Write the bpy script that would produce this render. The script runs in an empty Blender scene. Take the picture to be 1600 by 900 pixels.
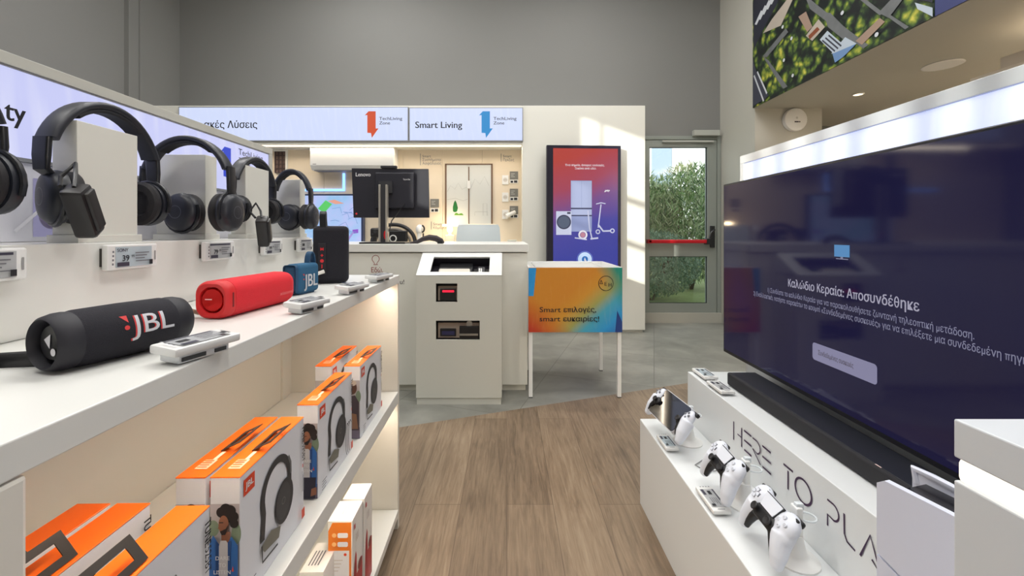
import bpy, bmesh, math, random
from mathutils import Vector, Matrix
random.seed(7)
S = bpy.context.scene
COL = S.collection
PI = math.pi
# ---------------------------------------------------------------- camera, exposure, world, sun
F, CX, CY, CH = 650.0, 792.0, 363.0, 1.12      # focal length in pixels, vanishing point, eye height
cd = bpy.data.cameras.new('camera'); cam = bpy.data.objects.new('camera', cd); COL.objects.link(cam)
cam.location = (0, 0, CH); cam.rotation_euler = (PI/2, 0, 0)
cd.sensor_width = 36.0; cd.lens = 36.0*F/1600.0
cd.shift_x = (800-CX)/1600.0; cd.shift_y = -(450-CY)/1600.0
cd.clip_start = 0.02; cd.clip_end = 200
S.camera = cam
S.view_settings.view_transform = 'Standard'; S.view_settings.look = 'None'
S.view_settings.exposure = 0.0; S.view_settings.gamma = 1.0; S.view_settings.use_curve_mapping = False
SUN_DIR = Vector((1.0, 1.0, -0.36)).normalized()
sd = bpy.data.lights.new('sun', 'SUN'); sd.energy = 7.0; sd.angle = math.radians(.55); sd.color = (1, .95, .87)
so = bpy.data.objects.new('sun', sd); COL.objects.link(so)
so.rotation_euler = (-SUN_DIR).to_track_quat('Z', 'Y').to_euler(); so.location = (-12, -6, 7)
W = bpy.data.worlds.new('sky'); S.world = W; W.use_nodes = True
wb = W.node_tree.nodes['Background']; wb.inputs[0].default_value = (.80, .90, 1, 1); wb.inputs[1].default_value = 1.6

def area(name, loc, rot, sx, sy, power, color=(1, 1, 1), spread=180):
    l = bpy.data.lights.new(name, 'AREA'); l.shape = 'RECTANGLE'; l.size = sx; l.size_y = sy
    l.energy = power; l.color = color; l.spread = math.radians(spread)
    o = bpy.data.objects.new(name, l); COL.objects.link(o); o.location = loc; o.rotation_euler = rot
    return o
CEIL_POWER = 36
CEIL_SPOTS = [(-2.6, 0.2), (-.6, -.6), (1.3, .1), (-2.4, 2.3), (-.3, 1.7), (1.5, 2.2), (-1.6, 4.0), (.9, 3.7)]
for k, (lx, ly) in enumerate(CEIL_SPOTS):
    area('ceiling_lamp_light', (lx, ly, 4.48), (0, 0, 0), 1.15, .28, CEIL_POWER, (1, .985, .96))

# ---------------------------------------------------------------- helpers
def lin(c):
    return tuple((x/12.92 if x <= .04045 else ((x+.055)/1.055)**2.4) for x in [v/255.0 for v in c])
MATS = {}
def mat(name, rgb=(200, 200, 200), rough=.5, metal=0, emit=None, es=1.0, spec=.5, trans=0, coat=0, bump=0, bscale=200, var=0, vscale=8):
    if name in MATS: return MATS[name]
    m = bpy.data.materials.new(name); m.use_nodes = True; MATS[name] = m
    nt = m.node_tree; b = nt.nodes['Principled BSDF']
    c = lin(rgb) + (1,)
    if emit: c = tuple(x*.15 for x in c[:3]) + (1,)
    b.inputs['Base Color'].default_value = c
    b.inputs['Roughness'].default_value = rough; b.inputs['Metallic'].default_value = metal
    b.inputs['Specular IOR Level'].default_value = spec
    if trans: b.inputs['Transmission Weight'].default_value = trans
    if coat: b.inputs['Coat Weight'].default_value = coat; b.inputs['Coat Roughness'].default_value = .05
    if emit:
        b.inputs['Emission Color'].default_value = lin(emit) + (1,); b.inputs['Emission Strength'].default_value = es
    tc = None
    if bump or var:
        tc = nt.nodes.new('ShaderNodeTexCoord')
    if var:
        n = nt.nodes.new('ShaderNodeTexNoise'); n.inputs['Scale'].default_value = vscale; n.inputs['Detail'].default_value = 4
        nt.links.new(tc.outputs['Object'], n.inputs['Vector'])
        mx = nt.nodes.new('ShaderNodeMix'); mx.data_type = 'RGBA'
        mx.inputs[6].default_value = tuple(max(0, x*(1-var)) for x in c[:3]) + (1,)
        mx.inputs[7].default_value = tuple(min(1, x*(1+var)) for x in c[:3]) + (1,)
        nt.links.new(n.outputs['Fac'], mx.inputs[0]); nt.links.new(mx.outputs[2], b.inputs['Base Color'])
    if bump:
        n2 = nt.nodes.new('ShaderNodeTexNoise'); n2.inputs['Scale'].default_value = bscale
        nt.links.new(tc.outputs['Object'], n2.inputs['Vector'])
        bp = nt.nodes.new('ShaderNodeBump'); bp.inputs['Strength'].default_value = bump; bp.inputs['Distance'].default_value = .002
        nt.links.new(n2.outputs['Fac'], bp.inputs['Height']); nt.links.new(bp.outputs['Normal'], b.inputs['Normal'])
    return m
def nodes_of(m): return m.node_tree, m.node_tree.nodes, m.node_tree.links
class NB:                                  # tiny node builder
    def __init__(s, m): s.nt = m.node_tree; s.b = s.nt.nodes['Principled BSDF']
    def n(s, t, **k):
        x = s.nt.nodes.new(t)
        for a, v in k.items(): setattr(x, a, v)
        return x
    def l(s, a, b): s.nt.links.new(a, b)
    def coord(s, kind='Object', scale=(1, 1, 1), rot=(0, 0, 0)):
        t = s.n('ShaderNodeTexCoord'); mp = s.n('ShaderNodeMapping')
        mp.inputs['Scale'].default_value = scale; mp.inputs['Rotation'].default_value = rot
        s.l(t.outputs[kind], mp.inputs['Vector']); return mp.outputs['Vector']
    def noise(s, vec, scale, detail=4, rough=.55, dist=0):
        x = s.n('ShaderNodeTexNoise'); x.inputs['Scale'].default_value = scale; x.inputs['Detail'].default_value = detail
        x.inputs['Roughness'].default_value = rough; x.inputs['Distortion'].default_value = dist
        s.l(vec, x.inputs['Vector']); return x.outputs['Fac']
    def math(s, op, a, b=None, c=None):
        x = s.n('ShaderNodeMath', operation=op)
        for i, v in enumerate((a, b, c)):
            if v is None: continue
            if isinstance(v, (int, float)): x.inputs[i].default_value = v
            else: s.l(v, x.inputs[i])
        return x.outputs[0]
    def ramp(s, fac, stops, interp='LINEAR'):
        x = s.n('ShaderNodeValToRGB'); cr = x.color_ramp; cr.interpolation = interp
        while len(cr.elements) < len(stops): cr.elements.new(.5)
        for e, (p, c) in zip(cr.elements, stops): e.position = p; e.color = lin(c) + (1,)
        s.l(fac, x.inputs[0]); return x.outputs[0]
    def mix(s, fac, a, b, blend='MIX'):
        x = s.n('ShaderNodeMix', data_type='RGBA', blend_type=blend)
        for i, v in ((0, fac), (6, a), (7, b)):
            if isinstance(v, (int, float)): x.inputs[i].default_value = v
            elif isinstance(v, tuple): x.inputs[i].default_value = lin(v) + (1,)
            else: s.l(v, x.inputs[i])
        return x.outputs[2]
    def sep(s, vec):
        x = s.n('ShaderNodeSeparateXYZ'); s.l(vec, x.inputs[0]); return x.outputs

def P(px, py, Y): return Vector(((px-CX)/F*Y, Y, CH-(py-CY)/F*Y))
def px2(px, py, Y): return ((px-CX)/F*Y, CH-(py-CY)/F*Y)
_txt = {}
def _font(s):
    cu = bpy.data.curves.new('t', 'FONT'); cu.body = s; cu.size = 1.0; cu.resolution_u = 3; cu.offset = .004
    ob = bpy.data.objects.new('t', cu); COL.objects.link(ob)
    dg = bpy.context.evaluated_depsgraph_get(); dg.update()
    me = bpy.data.meshes.new_from_object(ob.evaluated_get(dg))
    v = [(p.co.x, p.co.y) for p in me.vertices]; f = [tuple(p.vertices) for p in me.polygons]
    bpy.data.objects.remove(ob); bpy.data.curves.remove(cu); bpy.data.meshes.remove(me)
    return v, f
def _rq(x0, y0, x1, y1): return [(x0, y0), (x1, y0), (x1, y1), (x0, y1)]
def _own(c):                                # three letters drawn from plain strokes
    if c == '\u03c0': return [_rq(.02, .43, .55, .505), _rq(.12, 0, .2, .43), _rq(.36, 0, .44, .43)], .58
    if c == '\u039a': return [_rq(.08, 0, .16, .70), [(.16, .25), (.16, .36), (.42, .70), (.53, .70)], [(.24, .36), (.30, .45), (.56, 0), (.45, 0)]], .58
    q = []; n = 24
    for k in range(n):
        a, b = 2*PI*k/n, 2*PI*(k+1)/n
        q.append([(.27+.21*math.cos(a), .35+.37*math.sin(a)), (.27+.21*math.cos(b), .35+.37*math.sin(b)), (.27+.135*math.cos(b), .35+.30*math.sin(b)), (.27+.135*math.cos(a), .35+.30*math.sin(a))][::1])
    return q+[_rq(.125, .32, .415, .39)], .55
def text2d(s, bold=0.0):
    if s in _txt: return _txt[s]
    V_, F_, x, run = [], [], 0.0, ''
    bar = max(p[0] for p in _font('|')[0])
    for c in s+'\0':
        if c in '\u03c0\u039a\u03b8\0':
            if run.strip():
                v, f = _font(run); n = len(V_); V_ += [(p[0]+x, p[1]) for p in v]; F_ += [tuple(i+n for i in q) for q in f]
            if run: x += max(p[0] for p in _font(run+'|')[0]) - bar
            run = ''
            if c != '\0':
                qs, adv = _own(c)
                for q in qs:
                    n = len(V_); V_ += [(p[0]+x, p[1]) for p in q]; F_.append(tuple(range(n, n+len(q))))
                x += adv
        else: run += c
    _txt[s] = (V_, F_, min(p[0] for p in V_), max(p[0] for p in V_)); return _txt[s]

class MB:
    def __init__(s, m=None):
        s.bm = bmesh.new(); s.dl = s.bm.faces.layers.int.new('done'); s.mats = []; s.cur = 0; s.M = Matrix.Identity(4); s.T = Matrix.Identity(4); s.lay = 0
        if m: s.m(m)
    def m(s, mt):
        if mt not in s.mats: s.mats.append(mt)
        s.cur = s.mats.index(mt); return s
    def at(s, T=None): s.T = T if T is not None else Matrix.Identity(4); return s
    def _fin(s, verts):
        for f in s.bm.faces:
            if not f[s.dl]: f.material_index = s.cur; f[s.dl] = 1
    def raw(s, verts, faces):
        vs = [s.bm.verts.new(s.T @ Vector(v)) for v in verts]
        for f in faces:
            try: s.bm.faces.new([vs[i] for i in f])
            except ValueError: pass
        s._fin(vs); return s
    def box(s, x0, x1, y0, y1, z0, z1, bev=0, seg=2):
        r = bmesh.ops.create_cube(s.bm, size=1.0); vs = r['verts']
        for v in vs:
            v.co = Vector(((x0+x1)/2+v.co.x*(x1-x0), (y0+y1)/2+v.co.y*(y1-y0), (z0+z1)/2+v.co.z*(z1-z0)))
        es = list({e for v in vs for e in v.link_edges})
        if bev:
            r2 = bmesh.ops.bevel(s.bm, geom=es, offset=bev, segments=seg, affect='EDGES', profile=.5)
            vs = list({v for f in s.bm.faces if not f[s.dl] for v in f.verts})
        for v in vs: v.co = s.T @ v.co
        s._fin(vs); return s
    def cyl(s, p0, p1, r0, r1=None, seg=24):
        p0, p1 = Vector(p0), Vector(p1); r1 = r0 if r1 is None else r1
        q = (p1-p0).to_track_quat('Z', 'Y').to_matrix()
        vs = []
        for p, r in ((p0, r0), (p1, r1)):
            for i in range(seg):
                a = 2*PI*i/seg; vs.append(p + q @ Vector((r*math.cos(a), r*math.sin(a), 0)))
        fs = [(i, (i+1) % seg, seg+(i+1) % seg, seg+i) for i in range(seg)]
        fs += [tuple(range(seg-1, -1, -1)), tuple(range(seg, 2*seg))]
        return s.raw(vs, fs)
    def sweep(s, path, prof, bn=None, closed=False, caps=True, scales=None):
        path = [Vector(p) for p in path]; n = len(path); rows = []; prev = None
        for i, p in enumerate(path):
            if closed: t = path[(i+1) % n]-path[i-1]
            else: t = path[min(i+1, n-1)]-path[max(i-1, 0)]
            t.normalize()
            if bn is not None: b = Vector(bn).normalized(); nn = b.cross(t).normalized(); b = t.cross(nn)
            else:
                if prev is None:
                    a = Vector((0, 0, 1)) if abs(t.z) < .9 else Vector((1, 0, 0)); b = t.cross(a).normalized()
                else: b = (prev - t*prev.dot(t)).normalized()
                prev = b; nn = b.cross(t)
            k = scales[i] if scales else 1
            rows.append([p + b*(x*k) + nn*(y*k) for x, y in prof])
        m = len(prof); vs = [v for r in rows for v in r]; fs = []
        for i in range(n if closed else n-1):
            j = (i+1) % n
            for k in range(m): fs.append((i*m+k, i*m+(k+1) % m, j*m+(k+1) % m, j*m+k))
        if caps and not closed: fs += [tuple(range(m-1, -1, -1)), tuple((n-1)*m+k for k in range(m))]
        return s.raw(vs, fs)
    def tube(s, path, r, seg=10, closed=False, scales=None, bn=None, ry=None):
        ry = ry or r
        return s.sweep(path, [(r*math.cos(2*PI*k/seg), ry*math.sin(2*PI*k/seg)) for k in range(seg)], bn, closed, True, scales)
    def lathe(s, prof, M=None, seg=32, sx=1, sy=1, caps=True):
        M = M or Matrix.Identity(4); vs = []; fs = []; n = len(prof)
        for r, z in prof:
            for i in range(seg):
                a = 2*PI*i/seg; vs.append(M @ Vector((r*math.cos(a)*sx, r*math.sin(a)*sy, z)))
        for j in range(n-1):
            for i in range(seg): fs.append((j*seg+i, j*seg+(i+1) % seg, (j+1)*seg+(i+1) % seg, (j+1)*seg+i))
        if caps and prof[0][0] > 1e-6: fs.append(tuple(range(seg-1, -1, -1)))
        if caps and prof[-1][0] > 1e-6: fs.append(tuple((n-1)*seg+i for i in range(seg)))
        return s.raw(vs, fs)
    def prism(s, poly, z0, z1, M=None):
        M = M or Matrix.Identity(4); n = len(poly)
        vs = [M @ Vector((x, y, z0)) for x, y in poly] + [M @ Vector((x, y, z1)) for x, y in poly]
        fs = [tuple(range(n-1, -1, -1)), tuple(range(n, 2*n))] + [(i, (i+1) % n, n+(i+1) % n, n+i) for i in range(n)]
        return s.raw(vs, fs)
    def ell(s, c, rx, ry, rz, seg=24, rings=12):
        prof = [(math.sin(PI*i/rings), -math.cos(PI*i/rings)) for i in range(rings+1)]
        return s.lathe(prof, Matrix.Translation(c) @ Matrix.Diagonal((rx, ry, rz, 1)), seg)
    # ---- flat print on a plane: origin o, axes u and v
    def plane(s, o, u, v, lift=.0006):
        u = Vector(u).normalized(); v = Vector(v).normalized(); n = u.cross(v)
        s.M = Matrix(((u.x, v.x, n.x, o[0]), (u.y, v.y, n.y, o[1]), (u.z, v.z, n.z, o[2]), (0, 0, 0, 1)))
        s.lift = lift; s.lay = 0; s.step = .00025; return s
    def _pl(s, pts, faces, mt):
        s.m(mt); s.lay += 1; z = s.lift + s.lay*s.step
        vs = [s.bm.verts.new(s.T @ (s.M @ Vector((x, y, z)))) for x, y in pts]
        for f in faces:
            try: s.bm.faces.new([vs[i] for i in f])
            except ValueError: pass
        s._fin(vs); return s
    def pg(s, pts, mt): return s._pl(pts, [tuple(range(len(pts)))], mt)
    def rect(s, u0, v0, u1, v1, mt): return s.pg([(u0, v0), (u1, v0), (u1, v1), (u0, v1)], mt)
    def rrect(s, u0, v0, u1, v1, r, mt): return s.pg(rrect(u0, v0, u1, v1, r), mt)
    def circ(s, u, v, r, mt, ry=None, seg=28):
        ry = ry or r; return s.pg([(u+r*math.cos(2*PI*k/seg), v+ry*math.sin(2*PI*k/seg)) for k in range(seg)], mt)
    def ring(s, u, v, r, w, mt, ry=None, seg=36, a0=0, a1=2*PI):
        ry = ry or r; full = abs(a1-a0-2*PI) < 1e-6; n = seg if full else seg+1; pts = []
        for k in range(n):
            a = a0+(a1-a0)*k/seg
            pts += [(u+r*math.cos(a), v+ry*math.sin(a)), (u+(r-w)*math.cos(a), v+(ry-w)*math.sin(a))]
        fs = []
        for k in range(seg):
            j = (k+1) % n; fs.append((2*k, 2*j, 2*j+1, 2*k+1))
        return s._pl(pts, fs, mt)
    def line(s, pts, w, mt, closed=False):
        n = len(pts); out = []
        for i in range(n):
            a = Vector(pts[(i-1) % n] if (closed or i) else pts[i]); b = Vector(pts[(i+1) % n] if (closed or i < n-1) else pts[i])
            t = (b-a).normalized(); nn = Vector((-t.y, t.x))*w/2
            out += [(pts[i][0]+nn.x, pts[i][1]+nn.y), (pts[i][0]-nn.x, pts[i][1]-nn.y)]
        fs = [(2*i, 2*i+1, 2*((i+1) % n)+1, 2*((i+1) % n)) for i in range(n if closed else n-1)]
        return s._pl(out, fs, mt)
    def text(s, t, u, v, h, mt, al='L', bold=0.0, width=None, rot=0):
        vv, ff, x0, x1 = text2d(t, 0.0); k = h/.73; kx = k
        if width: kx = width/(x1-x0)
        if bold:
            for q in (-1, 1):
                dd = q*bold*k*.62; s.text(t, u+dd*math.cos(rot), v+dd*math.sin(rot), h, mt, al, 0.0, width, rot)
                s.lay -= .6
        dx = {'L': -x0, 'C': -(x0+x1)/2, 'R': -x1}[al]; c, sn = math.cos(rot), math.sin(rot)
        pts = []
        for x, y in vv:
            a, b = (x+dx)*kx, y*k; pts.append((u+a*c-b*sn, v+a*sn+b*c))
        return s._pl(pts, ff, mt)
    def build(s, name, parent=None, frame=None, smooth=True, **tags):
        bmesh.ops.recalc_face_normals(s.bm, faces=[f for f in s.bm.faces if len(s.mats) == 1 and not getattr(s, 'lift', 0)]) if not getattr(s, 'lift', 0) else None
        me = bpy.data.meshes.new(name); s.bm.to_mesh(me); s.bm.free()
        for x in s.mats: me.materials.append(x)
        return finish(name, me, parent, frame, smooth, **tags)
def rrect(u0, v0, u1, v1, r, seg=6):
    pts = []
    for cx, cy, a in ((u1-r, v0+r, -PI/2), (u1-r, v1-r, 0), (u0+r, v1-r, PI/2), (u0+r, v0+r, PI)):
        for k in range(seg+1):
            b = a+PI/2*k/seg; pts.append((cx+r*math.cos(b), cy+r*math.sin(b)))
    return pts
def wmat(o):
    M = Matrix.Identity(4)
    while o: M = o.matrix_basis @ M; o = o.parent
    return M
def finish(name, me, parent=None, frame=None, smooth=True, **tags):
    if frame is not None or parent is not None:
        if frame is not None: me.transform((wmat(parent).inverted() if parent else Matrix.Identity(4)) @ frame)
    if smooth:
        bm = bmesh.new(); bm.from_mesh(me)
        for f_ in bm.faces: f_.smooth = True
        for e_ in bm.edges:
            if len(e_.link_faces) != 2: e_.smooth = False; continue
            a_, b_ = (f_.calc_area() for f_ in e_.link_faces); an_ = e_.calc_face_angle(0)
            if an_ > math.radians(38) or (an_ > math.radians(9) and max(a_, b_) > 10*min(a_, b_)): e_.smooth = False
        bm.to_mesh(me); bm.free()
    o = bpy.data.objects.new(name, me); COL.objects.link(o)
    if parent: o.parent = parent
    for k, v in tags.items(): o[k] = v
    return o
def remesh(mb, name, voxel, parent, smooth_it=4):
    me = bpy.data.meshes.new('r'); mb.bm.to_mesh(me); mb.bm.free()
    ob = bpy.data.objects.new('r', me); COL.objects.link(ob)
    r = ob.modifiers.new('r', 'REMESH'); r.mode = 'VOXEL'; r.voxel_size = voxel
    sm = ob.modifiers.new('s', 'SMOOTH'); sm.iterations = smooth_it; sm.factor = .5
    dg = bpy.context.evaluated_depsgraph_get(); dg.update()
    m2 = bpy.data.meshes.new_from_object(ob.evaluated_get(dg)); bpy.data.objects.remove(ob)
    m2.materials.clear()
    for x in mb.mats[:1]: m2.materials.append(x)
    for p in m2.polygons: p.material_index = 0; p.use_smooth = True
    m2.name = name; o = bpy.data.objects.new(name, m2); COL.objects.link(o)
    if parent: o.parent = parent
    return o
def tag(o, label, cat, group=None):
    o['label'] = label; o['category'] = cat
    if group: o['group'] = group
    return o
def thing(name, label, cat, loc=(0, 0, 0), rot=0, group=None):
    o = bpy.data.objects.new(name, None); COL.objects.link(o); o.empty_display_size = .05
    o.location = loc; o.rotation_euler = rot if isinstance(rot, (tuple, list)) or hasattr(rot, 'order') else (0, 0, rot)
    return tag(o, label, cat, group)
def struct(o): o['kind'] = 'structure'; return o
ID = Matrix.Identity(4)
def dup(root, loc, rot, label, group=None):
    def cp(o, par):
        c = o.copy(); COL.objects.link(c)
        if par: c.parent = par
        for ch in kids.get(o, []): cp(ch, c)
        return c
    kids = {}
    for o in list(COL.objects):
        if o.parent: kids.setdefault(o.parent, []).append(o)
    r = cp(root, None); r.location = loc; r.rotation_euler = rot if isinstance(rot, (tuple, list)) else (0, 0, rot)
    r['label'] = label
    if group: r['group'] = group
    return r
X, Y_, Z = Vector((1, 0, 0)), Vector((0, 1, 0)), Vector((0, 0, 1))
def basis(loc, x, y):                     # matrix with given x and y axes
    x = Vector(x).normalized(); z = x.cross(Vector(y)).normalized(); y = z.cross(x)
    return Matrix(((x.x, y.x, z.x, loc[0]), (x.y, y.y, z.y, loc[1]), (x.z, y.z, z.z, loc[2]), (0, 0, 0, 1)))

# ---------------------------------------------------------------- materials
WHITE = mat('white_laminate', (226, 226, 221), .32)
WHITE2 = mat('white_paint', (224, 223, 214), .55)
SATIN = mat('satin_white_plastic', (232, 232, 230), .35)
BLACK = mat('black_plastic', (22, 22, 25), .38)
SOFTBLK = mat('soft_black', (30, 31, 36), .6)
DARK = mat('dark_grey', (48, 48, 52), .5)
GREY = mat('mid_grey', (120, 120, 122), .5)
PADM = mat('ear_pad_leather', (24, 22, 26), .7, bump=.2, bscale=300)
HPM = mat('headphone_black', (30, 33, 42), .42)
STEEL = mat('brushed_steel', (170, 170, 168), .3, 1)
GUN = mat('gunmetal', (70, 70, 72), .4, .6)
INK = mat('ink_black', (28, 28, 34), .6)
INKG = mat('ink_grey', (110, 110, 116), .6)
PAPER = mat('print_white', (240, 240, 240), .5)
ORANGE = mat('print_orange', (246, 106, 18), .4)
REDO = mat('logo_red', (222, 66, 24), .45)
EINK = mat('eink_screen', (176, 178, 180), .3)
EINKB = mat('eink_screen_blue', (178, 192, 200), .3)
EINKD = mat('eink_dark', (58, 56, 72), .5)
CLEAR = mat('clear_acrylic', (225, 228, 230), .12, spec=.7)
CLEARD = mat('acrylic_dark', (60, 62, 62), .3)  # dark grey of the price tag base magnets
# ---------------------------------------------------------------- floor
mw = mat('wood_planks', (130, 108, 88), .42); nb = NB(mw)
vec = nb.coord('Object', rot=(0, 0, PI/2))
br = nb.n('ShaderNodeTexBrick'); br.offset = .37; br.inputs['Scale'].default_value = 1.0
br.inputs['Brick Width'].default_value = 1.25; br.inputs['Row Height'].default_value = .19
br.inputs['Mortar Size'].default_value = .0016; br.inputs['Bias'].default_value = 0
br.inputs['Color1'].default_value = (0, 0, 0, 1); br.inputs['Color2'].default_value = (1, 1, 1, 1); br.inputs['Mortar'].default_value = (.5, .5, .5, 1)
nb.l(vec, br.inputs['Vector'])
g1 = nb.noise(nb.coord('Object', (14, 1.1, 1)), 3.0, 8, .62, 1.2)
g2 = nb.noise(nb.coord('Object', (60, 2.2, 1)), 4.0, 5, .6)
g3 = nb.noise(nb.coord('Object', (2.5, 1.2, 1)), 2.2, 3, .5, .6)
f = nb.math('MULTIPLY', br.outputs['Color'], .13)
f = nb.math('ADD', f, nb.math('MULTIPLY', g1, .60)); f = nb.math('ADD', f, nb.math('MULTIPLY', g2, .30)); f = nb.math('ADD', f, nb.math('MULTIPLY', g3, .25))
colr = nb.ramp(f, [(.36, (72, 58, 45)), (.54, (109, 92, 74)), (.68, (131, 112, 91)), (.92, (158, 140, 117))])
colr = nb.mix(nb.math('MULTIPLY', br.outputs['Fac'], .7), colr, (84, 68, 55))
nb.l(colr, nb.b.inputs['Base Color'])
bp = nb.n('ShaderNodeBump'); bp.inputs['Strength'].default_value = .12; bp.inputs['Distance'].default_value = .002
nb.l(f, bp.inputs['Height']); nb.l(bp.outputs['Normal'], nb.b.inputs['Normal'])
mt = mat('grey_tiles', (140, 140, 134), .38); nb = NB(mt)
vec = nb.coord('Object', rot=(0, 0, .34))
br = nb.n('ShaderNodeTexBrick'); br.offset = 0; br.inputs['Scale'].default_value = 1.0
br.inputs['Brick Width'].default_value = .8; br.inputs['Row Height'].default_value = .8; br.inputs['Mortar Size'].default_value = .003
br.inputs['Color1'].default_value = (0, 0, 0, 1); br.inputs['Color2'].default_value = (1, 1, 1, 1)
nb.l(vec, br.inputs['Vector'])
n1 = nb.noise(nb.coord('Object'), 3.2, 8, .6, .4)
f = nb.math('ADD', nb.math('MULTIPLY', br.outputs['Color'], .14), nb.math('MULTIPLY', n1, .9))
colr = nb.ramp(f, [(.25, (108, 108, 102)), (.55, (134, 134, 127)), (.8, (156, 155, 147))])
nb.l(nb.mix(br.outputs['Fac'], colr, (104, 104, 98)), nb.b.inputs['Base Color'])
b = MB(mw); lx = lambda x: 2.39+(x+.614)*.358
b.raw([(-4.3, -5.3, 0), (5.3, -5.3, 0), (5.3, lx(5.3), 0), (-4.3, lx(-4.3), 0)], [(0, 1, 2, 3)])
b.m(mt); b.raw([(-4.3, lx(-4.3), 0), (5.3, lx(5.3), 0), (5.3, 5.3, 0), (-4.3, 5.3, 0)], [(0, 1, 2, 3)])
b.m(mat('concrete', (130, 130, 126), .8)); b.raw([(x, y, -.1) for x, y in ((-4.3, -5.3), (5.3, -5.3), (5.3, 5.3), (-4.3, 5.3))], [(3, 2, 1, 0)])
struct(b.build('floor', smooth=False))
# ---------------------------------------------------------------- walls
WG = mat('wall_grey_paint', (128, 128, 126), .75, var=.03, vscale=1.5)
WR = mat('wall_warm_grey_paint', (184, 182, 172), .7, var=.03, vscale=1.5)
def wall_holes(axis_y, th, x0, x1, z0, z1, holes, m):
    b = MB(m); xs = sorted({x0, x1, *[h[0] for h in holes], *[h[1] for h in holes]}); zs = sorted({z0, z1, *[h[2] for h in holes], *[h[3] for h in holes]})
    for i in range(len(xs)-1):
        for j in range(len(zs)-1):
            cx, cz = (xs[i]+xs[i+1])/2, (zs[j]+zs[j+1])/2
            if any(h[0] < cx < h[1] and h[2] < cz < h[3] for h in holes): continue
            b.box(xs[i], xs[i+1], axis_y, axis_y+th, zs[j], zs[j+1])
    return b
HC = 4.6
DX0, DX1, DZ1 = 1.62, 2.66, 2.32          # door opening
struct(wall_holes(5.2, .2, -4.3, 5.4, 0, HC, [(DX0, DX1, 0, DZ1)], WG).build('wall_back', smooth=False))
SWAP = Matrix(((0, 1, 0, 0), (1, 0, 0, 0), (0, 0, 1, 0), (0, 0, 0, 1)))
def swapped(b): b.bm.transform(SWAP); bmesh.ops.reverse_faces(b.bm, faces=b.bm.faces[:]); return b
W1 = (-4.45, -3.34, 3.10, 3.36); W2 = (-1.12, -.34, 2.58, 4.22)
side_w = [W1, W2]
struct(swapped(wall_holes(-4.19, .05, -5.3, 5.4, 0, HC, side_w, WG)).build('wall_left', smooth=False))
b = MB(WG); b.box(-4.14, -4.09, 4.5, 5.2, 0, HC); b.box(-4.105, -4.075, 4.62, 4.66, 0, HC); struct(b.build('trim_1', smooth=False))
b = MB(WR); b.box(-4.3, 5.4, -5.4, -5.2, 0, HC); struct(b.build('wall_rear', smooth=False))
b = MB(WR); b.box(5.2, 5.4, -5.2, 5.2, 0, HC); struct(b.build('wall_right', smooth=False))
b = MB(WR); b.box(2.665, 3.385, 4.47, 5.2, 0, 2.45); struct(b.build('wall_corner', smooth=False))
b = MB(mat('ceiling_white', (215, 215, 210), .8)); b.box(-4.3, 5.4, -5.4, 5.4, HC, HC+.12); struct(b.build('ceiling', smooth=False))
b = MB(WR); b.box(2.65, 5.2, -5.2, 4.47, 2.45, HC); b.box(2.665, 5.2, 4.47, 5.2, 2.45, HC); struct(b.build('wall_bulkhead', smooth=False))
FR = mat('grey_aluminium', (150, 156, 150), .4, .25)
GL = bpy.data.materials.new('window_glass'); GL.use_nodes = True; MATS['window_glass'] = GL
nt = GL.node_tree; out = nt.nodes['Material Output']; nt.nodes.remove(nt.nodes['Principled BSDF'])
t1 = nt.nodes.new('ShaderNodeBsdfTransparent'); t1.inputs[0].default_value = (.95, .97, .96, 1); t2 = nt.nodes.new('ShaderNodeBsdfGlossy'); t2.inputs['Roughness'].default_value = .02
ms = nt.nodes.new('ShaderNodeMixShader'); ms.inputs[0].default_value = .06
nt.links.new(t1.outputs[0], ms.inputs[1]); nt.links.new(t2.outputs[0], ms.inputs[2]); nt.links.new(ms.outputs[0], out.inputs[0])
for k, (a, c, z0, z1) in enumerate(side_w):
    b = MB(FR); t = .012; y0, y1 = -4.185, -4.165
    b.box(a, a+t, y0, y1, z0, z1); b.box(c-t, c, y0, y1, z0, z1); b.box(a+t, c-t, y0, y1, z0, z0+t); b.box(a+t, c-t, y0, y1, z1-t, z1)
    if k == 0:
        for q0, q1 in ((1.605, 1.668), (1.468, 1.532), (1.280, 1.336), (1.138, 1.204), (.940, 1.012), (.818, .880)): b.box(q0-5.155, q1-5.155, -4.18, -4.17, z0, z1)
    elif k == 1:
        for q in (2.99, 3.475): b.box(a, c, y0, y1, q-.035, q+.035)
        b.box(-.615, -.57, y0, y1, z0, z1)
    w = struct(swapped(b).build('window_%d' % (k+1), smooth=False))
    g = MB(GL); g.box(a+.01, c-.01, -4.180, -4.176, z0+.01, z1-.01); swapped(g).build('glass_pane', w, smooth=False)
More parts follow.
